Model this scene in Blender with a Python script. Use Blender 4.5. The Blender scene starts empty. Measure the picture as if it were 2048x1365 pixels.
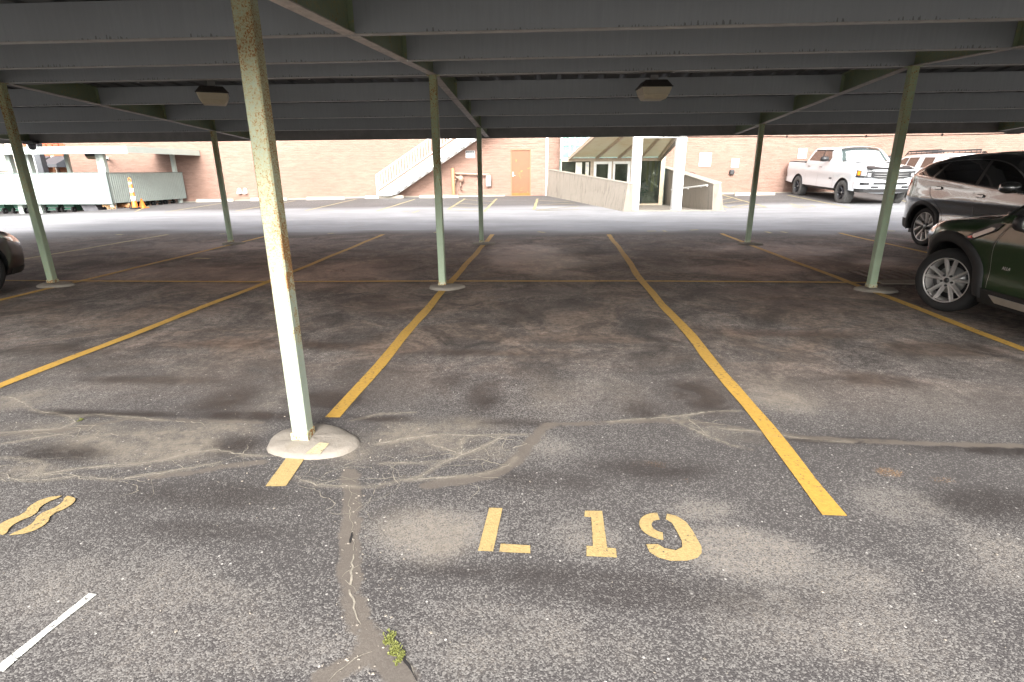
import bpy, bmesh, math, random
import numpy as np
from mathutils import Vector, Matrix
random.seed(7); rng = np.random.default_rng(7)
SC = bpy.context.scene
COL = SC.collection
R = math.radians

# ------------------------------------------------------------------ camera
F_PX, PITCH, YAW, ROLL, CAM_H = 1083.5, .3056, .0650, -.0075, 1.5
CAM = Vector((0, 0, CAM_H))
FWD = Vector((-math.sin(YAW)*math.cos(PITCH), math.cos(YAW)*math.cos(PITCH), -math.sin(PITCH)))
_rt = Vector((math.cos(YAW), math.sin(YAW), 0)); _up = _rt.cross(FWD)
RT = math.cos(ROLL)*_rt + math.sin(ROLL)*_up
UP = -math.sin(ROLL)*_rt + math.cos(ROLL)*_up
cam_d = bpy.data.cameras.new('camera'); cam = bpy.data.objects.new('camera', cam_d); COL.objects.link(cam)
cam_d.sensor_width = 36; cam_d.lens = F_PX/2048*36; cam_d.clip_start = .05; cam_d.clip_end = 600
m = Matrix((RT, UP, -FWD)).transposed().to_4x4(); m.translation = CAM
cam.matrix_world = m
SC.camera = cam

# ------------------------------------------------------------------ light
SUN_EL, SUN_AZ = R(30), R(178)      # azimuth clockwise from +Y: the light comes from behind and left of the viewer
w = bpy.data.worlds.new("World"); SC.world = w; w.use_nodes = True
nt = w.node_tree; nt.nodes.clear()
sky = nt.nodes.new('ShaderNodeTexSky'); sky.sky_type = 'NISHITA'; sky.sun_disc = False
sky.sun_elevation = SUN_EL; sky.sun_rotation = SUN_AZ; sky.air_density = 1.0; sky.dust_density = 4.0; sky.ozone_density = 1.0
hs = nt.nodes.new('ShaderNodeHueSaturation'); hs.inputs['Saturation'].default_value = .22
bg = nt.nodes.new('ShaderNodeBackground'); bg.inputs[1].default_value = .15
out = nt.nodes.new('ShaderNodeOutputWorld')
nt.links.new(sky.outputs[0], hs.inputs['Color']); nt.links.new(hs.outputs[0], bg.inputs[0]); nt.links.new(bg.outputs[0], out.inputs[0])
sun_d = bpy.data.lights.new('sun', 'SUN'); sun_d.energy = .76; sun_d.angle = R(24); sun_d.color = (1, .975, .94)
sun = bpy.data.objects.new('sun', sun_d); COL.objects.link(sun)
sd = Vector((math.sin(SUN_AZ)*math.cos(SUN_EL), math.cos(SUN_AZ)*math.cos(SUN_EL), math.sin(SUN_EL)))
sun.rotation_euler = sd.to_track_quat('Z', 'Y').to_euler(); sun.location = (0, 0, 30)
SC.view_settings.view_transform = 'Standard'; SC.view_settings.look = 'None'
SC.view_settings.exposure = 2.32; SC.view_settings.gamma = 1.0
try: SC.cycles.max_bounces = 8; SC.cycles.diffuse_bounces = 5
except Exception: pass

# ------------------------------------------------------------------ ground height
_gx = [-40, -23, -20.6, -18.1, -15.5, -13.5, -8, -5, -1, 8, 11, 30]
_gs = [-.0175, -.0160, -.0120, .0070, .0129, .0152, .0227, .0235, .0258, .0295, .0333, .036]
WELL = [(.25, 25.9), (2.72, 18.98), (5.72, 18.98), (5.3, 24.2), (5.3, 26.2), (.25, 26.2)]
def in_well(x, y):
    c = False; n = len(WELL)
    for i in range(n):
        x1, y1 = WELL[i]; x2, y2 = WELL[(i+1) % n]
        if (y1 > y) != (y2 > y) and x < (x2-x1)*(y-y1)/(y2-y1)+x1: c = not c
    return c
def gz(x, y, well=True):
    if y <= 13.3: return 0.0
    z = float(np.interp(x, _gx, _gs))*(min(y, 27)-13.3)
    if well and 18.9 < y < 26.3 and 0 < x < 6 and in_well(x, y):
        z = .15-.028*(min(y, 25)-19)
    return z
# turn a direction seen in the photograph into a real point: on the plane y=Y, or on the ground
def ray(px, py): return FWD + RT*((px-1024)/F_PX) - UP*((py-682.5)/F_PX)
def P(px, py, Y): d = ray(px, py); return CAM + d*(Y/d.y)
def G(px, py):
    d = ray(px, py); z = 0.0
    for _ in range(12):
        p = CAM + d*((z-CAM_H)/d.z); z = .5*z+.5*gz(p.x, p.y, False)
    return p

# ------------------------------------------------------------------ materials
def _nt(name):
    mt = bpy.data.materials.new(name); mt.use_nodes = True; n = mt.node_tree
    b = n.nodes['Principled BSDF']; return mt, n, b
def N(n, t, **kw):
    x = n.nodes.new(t)
    for k, v in kw.items():
        if k.startswith('_'): setattr(x, k[1:], v)
        else: x.inputs[int(k[1:]) if k[0] == 'i' and k[1:].isdigit() else k].default_value = v
    return x
def L(n, a, ao, b, bi): n.links.new(a.outputs[ao], b.inputs[bi])
def mixc(n, fac, a, b, mode='MIX'):
    x = n.nodes.new('ShaderNodeMix'); x.data_type = 'RGBA'; x.blend_type = mode
    for sock, v in ((0, fac), (6, a), (7, b)):
        if hasattr(v, 'is_output'): n.links.new(v, x.inputs[sock])
        elif sock == 0: x.inputs[0].default_value = v
        else: x.inputs[sock].default_value = (*v, 1)
    return x.outputs[2]
def mth(n, op, a, b=None, c=None, clamp=False):
    x = n.nodes.new('ShaderNodeMath'); x.operation = op; x.use_clamp = clamp
    for i, v in enumerate((a, b, c)):
        if v is None: continue
        if hasattr(v, 'is_output'): n.links.new(v, x.inputs[i])
        else: x.inputs[i].default_value = v
    return x.outputs[0]
def smooth(n, v, lo, hi, a=0., b=1.):
    x = n.nodes.new('ShaderNodeMapRange'); x.interpolation_type = 'SMOOTHSTEP'
    n.links.new(v, x.inputs[0]); x.inputs[1].default_value = lo; x.inputs[2].default_value = hi
    x.inputs[3].default_value = a; x.inputs[4].default_value = b; return x.outputs[0]
def coord(n, scale=(1, 1, 1), rot=(0, 0, 0)):
    tc = n.nodes.new('ShaderNodeTexCoord'); mp = n.nodes.new('ShaderNodeMapping')
    mp.inputs['Scale'].default_value = scale; mp.inputs['Rotation'].default_value = rot
    n.links.new(tc.outputs['Object'], mp.inputs[0]); return mp.outputs[0]
def noise(n, vec, scale, detail=4, rough=.55, dist=0.):
    x = N(n, 'ShaderNodeTexNoise', Scale=scale, Detail=detail, Roughness=rough, Distortion=dist)
    n.links.new(vec, x.inputs['Vector']); return x.outputs[0]
def bump(n, b, h, strength=.3, dist=.01):
    x = N(n, 'ShaderNodeBump', Strength=strength, Distance=dist); n.links.new(h, x.inputs['Height']); L(n, x, 0, b, 'Normal')

def mat(name, col, rough=.6, metal=0., var=.12, scale=6., bmp=0., bscale=60., spec=.5, stretch=(1, 1, 1), coat=0., dirt=None, dirt_amt=.0, dirt_scale=3.):
    mt, n, b = _nt(name)
    v = coord(n, stretch)
    a = noise(n, v, scale, 6, .65)
    f = smooth(n, a, .3, .7)
    c = mixc(n, f, tuple(x*(1-var) for x in col), tuple(min(1, x*(1+var)) for x in col))
    if dirt:
        d = noise(n, v, dirt_scale, 8, .7, .6)
        c = mixc(n, smooth(n, d, .62-dirt_amt, .72-dirt_amt*.5, 0, .85), c, dirt)
    n.links.new(c, b.inputs['Base Color'])
    b.inputs['Roughness'].default_value = rough; b.inputs['Metallic'].default_value = metal
    b.inputs['Specular IOR Level'].default_value = spec
    if coat: b.inputs['Coat Weight'].default_value = coat; b.inputs['Coat Roughness'].default_value = .04
    rr = mth(n, 'MULTIPLY_ADD', a, .15, rough-.075, True); n.links.new(rr, b.inputs['Roughness'])
    if bmp: bump(n, b, noise(n, v, bscale, 5, .6), bmp)
    return mt

def m_ground():
    mt, n, b = _nt('asphalt')
    v = coord(n)
    def at(name):
        x = n.nodes.new('ShaderNodeAttribute'); x.attribute_name = name; return x.outputs['Fac']
    lane, dust, dark, crk, seal, org, wear_light = map(at, ('lane', 'dust', 'dark', 'crk', 'seal', 'org', 'wear_light'))
    vo = N(n, 'ShaderNodeTexVoronoi', Scale=175., Randomness=1.); n.links.new(v, vo.inputs['Vector'])
    vo2 = N(n, 'ShaderNodeTexVoronoi', Scale=48., Randomness=1.); n.links.new(v, vo2.inputs['Vector'])
    sep = n.nodes.new('ShaderNodeSeparateColor'); n.links.new(vo.outputs['Color'], sep.inputs[0])
    sep2 = n.nodes.new('ShaderNodeSeparateColor'); n.links.new(vo2.outputs['Color'], sep2.inputs[0])
    big = noise(n, v, .55, 5, .6, .8); mid = noise(n, v, 3.1, 6, .65, .6); fine = noise(n, v, 34, 4, .7)
    huge = noise(n, v, .16, 3, .5)
    w1 = mth(n, 'ADD', mth(n, 'MULTIPLY', smooth(n, big, .36, .66), .26), mth(n, 'MULTIPLY', smooth(n, mid, .3, .72), .20))
    w1 = mth(n, 'ADD', w1, wear_light); 
    w1 = mth(n, 'MULTIPLY', w1, mth(n, 'SUBTRACT', 1.15, mth(n, 'MULTIPLY', dark, 1.0)), clamp=True)
    thr = mth(n, 'SUBTRACT', .90, mth(n, 'MULTIPLY', w1, .66))
    st = mth(n, 'GREATER_THAN', mth(n, 'MULTIPLY_ADD', fine, .22, mth(n, 'SUBTRACT', sep.outputs[0], .11)), thr)
    stone = mixc(n, sep.outputs[1], (.098, .090, .085), (.20, .188, .174))
    tar = mixc(n, fine, (.027, .0238, .0232), (.076, .0685, .066))
    tar = mixc(n, mth(n, 'MULTIPLY', smooth(n, huge, .35, .65), .35), tar, (.078, .070, .064))
    c = mixc(n, mth(n, 'MULTIPLY', st, .82), tar, stone)
    wmask = smooth(n, mth(n, 'ADD', wear_light, mth(n, 'MULTIPLY', mth(n, 'SUBTRACT', mid, .5), .9)), .22, .85)
    grain = mth(n, 'MULTIPLY', smooth(n, sep.outputs[2], .2, .9), smooth(n, fine, .30, .62))
    c = mixc(n, mth(n, 'MULTIPLY', wmask, mth(n, 'ADD', mth(n, 'MULTIPLY', grain, .72), .12)), c, (.235, .205, .172))
    # rare larger pale chips
    chip = mth(n, 'GREATER_THAN', sep2.outputs[2], .993)
    cd = mth(n, 'LESS_THAN', vo2.outputs['Distance'], .22)
    c = mixc(n, mth(n, 'MULTIPLY', mth(n, 'MULTIPLY', chip, cd), .8), c, (.42, .40, .37))
    # tan silt
    grit0 = noise(n, v, 12, 8, .8, .3); sf = mth(n, 'MULTIPLY', dust, mth(n, 'MULTIPLY', smooth(n, mid, .28, .60, .2, 1.0), smooth(n, grit0, .38, .60, .45, 1.05)))
    silt = mixc(n, fine, (.135, .112, .088), (.235, .205, .165))
    c = mixc(n, mth(n, 'MULTIPLY', sf, .85, clamp=True), c, silt)
    # lane of older, bleached asphalt, with its grazing sheen put into the colour
    lf = mth(n, 'MULTIPLY', lane, smooth(n, noise(n, coord(n, (.4, 1.2, 1)), 1.0, 7, .7, .4), .25, .75, .62, 1.0))
    lcol = mixc(n, noise(n, coord(n, (.7, 1.6, 1)), 3.2, 8, .75), (.235, .235, .242), (.345, .345, .355))
    c = mixc(n, lf, c, lcol)
    # oil and damp
    df = mth(n, 'MULTIPLY', dark, smooth(n, noise(n, coord(n, (1, 1.1, 1)), 2.0, 8, .74, 1.2), .29, .52, .15, 1.3), clamp=True)
    c = mixc(n, mth(n, 'MULTIPLY', df, .80, clamp=True), c, (.024, .019, .017))
    # flexible sealer bands
    wob = mth(n, 'MULTIPLY', mth(n, 'SUBTRACT', noise(n, v, 9, 6, .7), .5), .10)
    sl = smooth(n, mth(n, 'ADD', seal, wob), .0, .022, 1., 0.)
    c = mixc(n, mth(n, 'MULTIPLY', sl, .86), c, mixc(n, mid, (.075, .063, .053), (.145, .122, .10)))
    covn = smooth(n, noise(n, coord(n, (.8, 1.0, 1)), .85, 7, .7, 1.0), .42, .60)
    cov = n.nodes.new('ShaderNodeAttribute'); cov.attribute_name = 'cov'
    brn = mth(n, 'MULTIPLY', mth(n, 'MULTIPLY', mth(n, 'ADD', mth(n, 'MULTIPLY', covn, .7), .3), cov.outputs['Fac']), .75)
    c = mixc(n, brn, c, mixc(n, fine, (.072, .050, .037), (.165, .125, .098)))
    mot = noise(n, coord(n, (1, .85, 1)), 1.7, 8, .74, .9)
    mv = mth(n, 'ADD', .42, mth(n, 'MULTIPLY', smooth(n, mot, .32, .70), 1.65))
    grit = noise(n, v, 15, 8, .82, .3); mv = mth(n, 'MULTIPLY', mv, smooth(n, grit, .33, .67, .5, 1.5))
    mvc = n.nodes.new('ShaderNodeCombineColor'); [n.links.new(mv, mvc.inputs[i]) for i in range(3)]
    c = mixc(n, mth(n, 'MULTIPLY', cov.outputs['Fac'], .9), c, mixc(n, 1.0, c, mvc.outputs[0], 'MULTIPLY'))  # lifts the asphalt tone under the roof to offset its shade
    # cracks with silt in them
    wob2 = mth(n, 'MULTIPLY', mth(n, 'SUBTRACT', noise(n, v, 26, 5, .7), .5), .035)
    cdst = mth(n, 'ABSOLUTE', mth(n, 'ADD', crk, wob2))
    halo = smooth(n, mth(n, 'ADD', crk, wob2), .0, .034, .6, 0.)
    c = mixc(n, mth(n, 'MULTIPLY', halo, smooth(n, mth(n, 'MULTIPLY_ADD', fine, .5, mid), .48, .78, .15, 1.)), c, (.205, .178, .142))
        # remains of old orange paint
    of = mth(n, 'MULTIPLY', mth(n, 'GREATER_THAN', mth(n, 'MULTIPLY', org, noise(n, v, 110, 6, .85)), .56), smooth(n, mid, .35, .6))
    c = mixc(n, mth(n, 'MULTIPLY', of, .7), c, (.42, .21, .05))
    n.links.new(c, b.inputs['Base Color'])
    ro = mth(n, 'SUBTRACT', .84, mth(n, 'MULTIPLY', df, .30)); ro = mth(n, 'ADD', ro, mth(n, 'MULTIPLY', lane, .06))
    n.links.new(ro, b.inputs['Roughness'])
    b.inputs['Specular IOR Level'].default_value = .45
    h = mth(n, 'SUBTRACT', mth(n, 'MULTIPLY', sep.outputs[0], .5), vo.outputs['Distance'])
    h = mth(n, 'MULTIPLY', h, mth(n, 'SUBTRACT', 1., mth(n, 'MULTIPLY', mth(n, 'MAXIMUM', sl, mth(n, 'MINIMUM', sf, 1.)), .85)))
    bump(n, b, h, .34, .006)
    return mt

def m_paint(name, col, worn=.35, scale=40.):
    mt, n, b = _nt(name); v = coord(n)
    f = noise(n, v, scale, 6, .75); g = noise(n, v, 2.1, 4, .6)
    hole = mth(n, 'LESS_THAN', mth(n, 'MULTIPLY_ADD', g, .35, f), worn+.17)
    vo = N(n, 'ShaderNodeTexVoronoi', Scale=105.); n.links.new(v, vo.inputs['Vector'])
    c = mixc(n, smooth(n, f, .35, .7), tuple(x*.86 for x in col), tuple(min(1, x*1.1) for x in col))
    c = mixc(n, mth(n, 'MULTIPLY', smooth(n, noise(n, v, 7, 5, .7), .55, .75), .35), c, (.20, .165, .12))
    c = mixc(n, mth(n, 'MULTIPLY', hole, .85), c, (.06, .055, .055))
    n.links.new(c, b.inputs['Base Color']); b.inputs['Roughness'].default_value = .72
    bump(n, b, vo.outputs['Distance'], .35, .004)
    return mt

def m_rust_paint(name, col, amount=.5, scale=70.):
    mt, n, b = _nt(name); v = coord(n)
    big = noise(n, coord(n, (1, 1, .45)), 3.2, 5, .6, .4); f = noise(n, v, scale, 6, .72, .3)
    sz = n.nodes.new('ShaderNodeSeparateXYZ'); tc = n.nodes.new('ShaderNodeTexCoord'); n.links.new(tc.outputs['Object'], sz.inputs[0])
    s = mth(n, 'ADD', f, mth(n, 'MULTIPLY', mth(n, 'SUBTRACT', big, .5), .55))
    s = mth(n, 'ADD', s, smooth(n, sz.outputs[2], .75, 1.6, -.13, .0))
    edge = mth(n, 'MULTIPLY', smooth(n, mth(n, 'ABSOLUTE', sz.outputs[0]), .0365, .044), smooth(n, mth(n, 'SUBTRACT', .0475, mth(n, 'ABSOLUTE', sz.outputs[0])), -.001, .0))
    s = mth(n, 'ADD', s, mth(n, 'MULTIPLY', mth(n, 'MULTIPLY', edge, mth(n, 'MULTIPLY', smooth(n, sz.outputs[2], .45, .7), smooth(n, sz.outputs[2], 1.1, 1.5, 1., .25))), mth(n, 'MULTIPLY', smooth(n, noise(n, coord(n, (1, 1, 1)), 9, 4, .6), .44, .58), .15)))
    rf = smooth(n, s, .66-.2*amount, .72-.2*amount)
    stain = smooth(n, s, .50-.2*amount, .70-.2*amount, 0, .6)
    base = mixc(n, noise(n, v, 9, 5, .7), tuple(x*.84 for x in col), tuple(min(1, x*1.12) for x in col))
    base = mixc(n, smooth(n, sz.outputs[2], .7, 1.9, 0, .55), base, (col[0]*.90, col[1]*.90, col[2]*.66))
    c = mixc(n, stain, base, (.36, .28, .10))
    c = mixc(n, rf, c, mixc(n, noise(n, v, 120, 3, .6), (.11, .045, .015), (.34, .15, .035)))
    n.links.new(c, b.inputs['Base Color'])
    n.links.new(mth(n, 'MULTIPLY_ADD', rf, .35, .5), b.inputs['Roughness'])
    bump(n, b, s, .35, .004)
    return mt

def m_brick(name, c1, c2, rough_amt=.35, bw=.215, bh=.075, mortar=None):
    mt, n, b = _nt(name)
    tc = n.nodes.new('ShaderNodeTexCoord'); sp = n.nodes.new('ShaderNodeSeparateXYZ'); cb = n.nodes.new('ShaderNodeCombineXYZ')
    n.links.new(tc.outputs['Object'], sp.inputs[0])
    n.links.new(mth(n, 'ADD', sp.outputs[0], sp.outputs[1]), cb.inputs[0]); n.links.new(sp.outputs[2], cb.inputs[1])
    # wobble the courses a little
    nz = N(n, 'ShaderNodeTexNoise', Scale=2.2, Detail=4.); n.links.new(cb.outputs[0], nz.inputs['Vector'])
    off = n.nodes.new('ShaderNodeVectorMath'); off.operation = 'MULTIPLY_ADD'
    n.links.new(nz.outputs['Color'], off.inputs[0]); off.inputs[1].default_value = (.05, .05, 0); n.links.new(cb.outputs[0], off.inputs[2])
    br = N(n, 'ShaderNodeTexBrick', Scale=1.0); n.links.new(off.outputs[0], br.inputs['Vector'])
    br.inputs['Brick Width'].default_value = bw; br.inputs['Row Height'].default_value = bh
    br.inputs['Mortar Size'].default_value = .009; br.inputs['Mortar Smooth'].default_value = .5
    br.inputs['Color1'].default_value = (*c1, 1); br.inputs['Color2'].default_value = (*c2, 1)
    br.inputs['Mortar'].default_value = (*(mortar or tuple(x*.88 for x in c1)), 1)
    wide = n.nodes.new('ShaderNodeMapping'); wide.inputs['Scale'].default_value = (1.2, 7, 1); n.links.new(cb.outputs[0], wide.inputs[0])
    st = noise(n, wide.outputs[0], 1.4, 7, .7, .5)
    chips = noise(n, wide.outputs[0], 5.5, 7, .75, 1.2)
    patchy = noise(n, cb.outputs[0], .22, 4, .6)
    # right-hand end of the wall is rougher and more spalled
    rough_x = smooth(n, sp.outputs[0], 7., 10.5, rough_amt, 1.)
    c = mixc(n, smooth(n, st, .38, .66, 0, .75), br.outputs['Color'], tuple(min(1, x*1.28) for x in c1))
    c = mixc(n, smooth(n, patchy, .35, .65, 0, .5), c, tuple(x*.82 for x in c2))
    c = mixc(n, mth(n, 'MULTIPLY', smooth(n, chips, .56, .66), rough_x), c, tuple(x*.52 for x in c2))
    n.links.new(c, b.inputs['Base Color']); b.inputs['Roughness'].default_value = .85
    h = mth(n, 'SUBTRACT', mth(n, 'MULTIPLY', chips, -1.2), br.outputs['Fac'])
    h = mth(n, 'MULTIPLY', h, mth(n, 'ADD', rough_x, .4))
    bump(n, b, h, .8, .025)
    return mt

def m_concrete(name, col, streak=.5, stain=(.12, .11, .09)):
    mt, n, b = _nt(name); v = coord(n, (3.2, 3.2, .35)); v2 = coord(n)
    s = noise(n, v, 3.0, 7, .7, .3); f = noise(n, v2, 22, 6, .75)
    c = mixc(n, f, tuple(x*.8 for x in col), tuple(min(1, x*1.15) for x in col))
    c = mixc(n, smooth(n, s, .5, .72, 0, streak), c, stain)
    c = mixc(n, smooth(n, noise(n, v2, 1.3, 5, .6), .5, .8, 0, .4), c, tuple(x*.7 for x in col))
    n.links.new(c, b.inputs['Base Color']); b.inputs['Roughness'].default_value = .88
    bump(n, b, f, .6, .014); return mt

def m_purlin():
    mt, n, b = _nt('grey_primer_steel')
    tc = n.nodes.new('ShaderNodeTexCoord'); sp = n.nodes.new('ShaderNodeSeparateXYZ'); n.links.new(tc.outputs['Object'], sp.inputs[0])
    v = coord(n, (9, 1, .6)); v3 = coord(n, (1, 1, .05))
    s = noise(n, v, 3.5, 6, .7); big = noise(n, coord(n), .7, 4, .6)
    c = mixc(n, s, (.225, .240, .248), (.32, .335, .34)); c = mixc(n, smooth(n, big, .3, .7, 0, .4), c, (.205, .212, .216))
    # drip marks creeping up from the lower edge (z measured from it)
    d = noise(n, v3, 48, 2, .5); e = noise(n, coord(n, (1, 1, .05)), 1.5, 3, .6)
    lim = mth(n, 'MULTIPLY', smooth(n, d, .46, .62), mth(n, 'MULTIPLY', smooth(n, e, .42, .60), .036))
    drip = mth(n, 'LESS_THAN', sp.outputs[2], lim)
    c = mixc(n, mth(n, 'MULTIPLY', drip, .6), c, (.06, .056, .052))
    n.links.new(c, b.inputs['Base Color']); b.inputs['Roughness'].default_value = .6
    return mt

def m_glass(name, col, rough=.03, trans=0.):
    mt, n, b = _nt(name)
    v = coord(n); c = mixc(n, noise(n, v, 1.5, 3, .5), col, tuple(x*1.5 for x in col))
    n.links.new(c, b.inputs['Base Color']); b.inputs['Roughness'].default_value = rough
    b.inputs['Specular IOR Level'].default_value = .9; b.inputs['Coat Weight'].default_value = .6; b.inputs['Coat Roughness'].default_value = .01
    if trans:
        o = n.nodes['Material Output']; tr = n.nodes.new('ShaderNodeBsdfTransparent'); mx = n.nodes.new('ShaderNodeMixShader')
        tr.inputs[0].default_value = (.75, .85, .8, 1)
        mx.inputs[0].default_value = trans; L(n, b, 0, mx, 1); L(n, tr, 0, mx, 2); L(n, mx, 0, o, 0)
    return mt

def m_trans(name, col, stain):
    mt, n, b = _nt(name); v = coord(n)
    c = mixc(n, smooth(n, noise(n, v, 1.2, 7, .7, .8), .45, .75, 0, .8), col, stain); c = mixc(n, noise(n, v, 14, 5, .7), c, tuple(x*.8 for x in col))
    n.links.new(c, b.inputs['Base Color']); b.inputs['Roughness'].default_value = .4
    tl = n.nodes.new('ShaderNodeBsdfTranslucent'); n.links.new(c, tl.inputs[0]); mx = n.nodes.new('ShaderNodeMixShader'); mx.inputs[0].default_value = .6
    o = n.nodes['Material Output']; L(n, b, 0, mx, 1); L(n, tl, 0, mx, 2); L(n, mx, 0, o, 0); return mt

def m_carpaint(name, col, metal=.5, rough=.32):
    mt, n, b = _nt(name)
    fl = noise(n, coord(n), 900, 2, .5)
    c = mixc(n, fl, tuple(x*.85 for x in col), tuple(min(1, x*1.2) for x in col))
    c = mixc(n, smooth(n, noise(n, coord(n, (1, 1, 2)), 2, 6, .7), .5, .9, 0, .12), c, (.3, .27, .23))
    n.links.new(c, b.inputs['Base Color']); b.inputs['Metallic'].default_value = metal; b.inputs['Roughness'].default_value = rough
    b.inputs['Coat Weight'].default_value = 1.; b.inputs['Coat Roughness'].default_value = .03
    return mt

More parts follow.
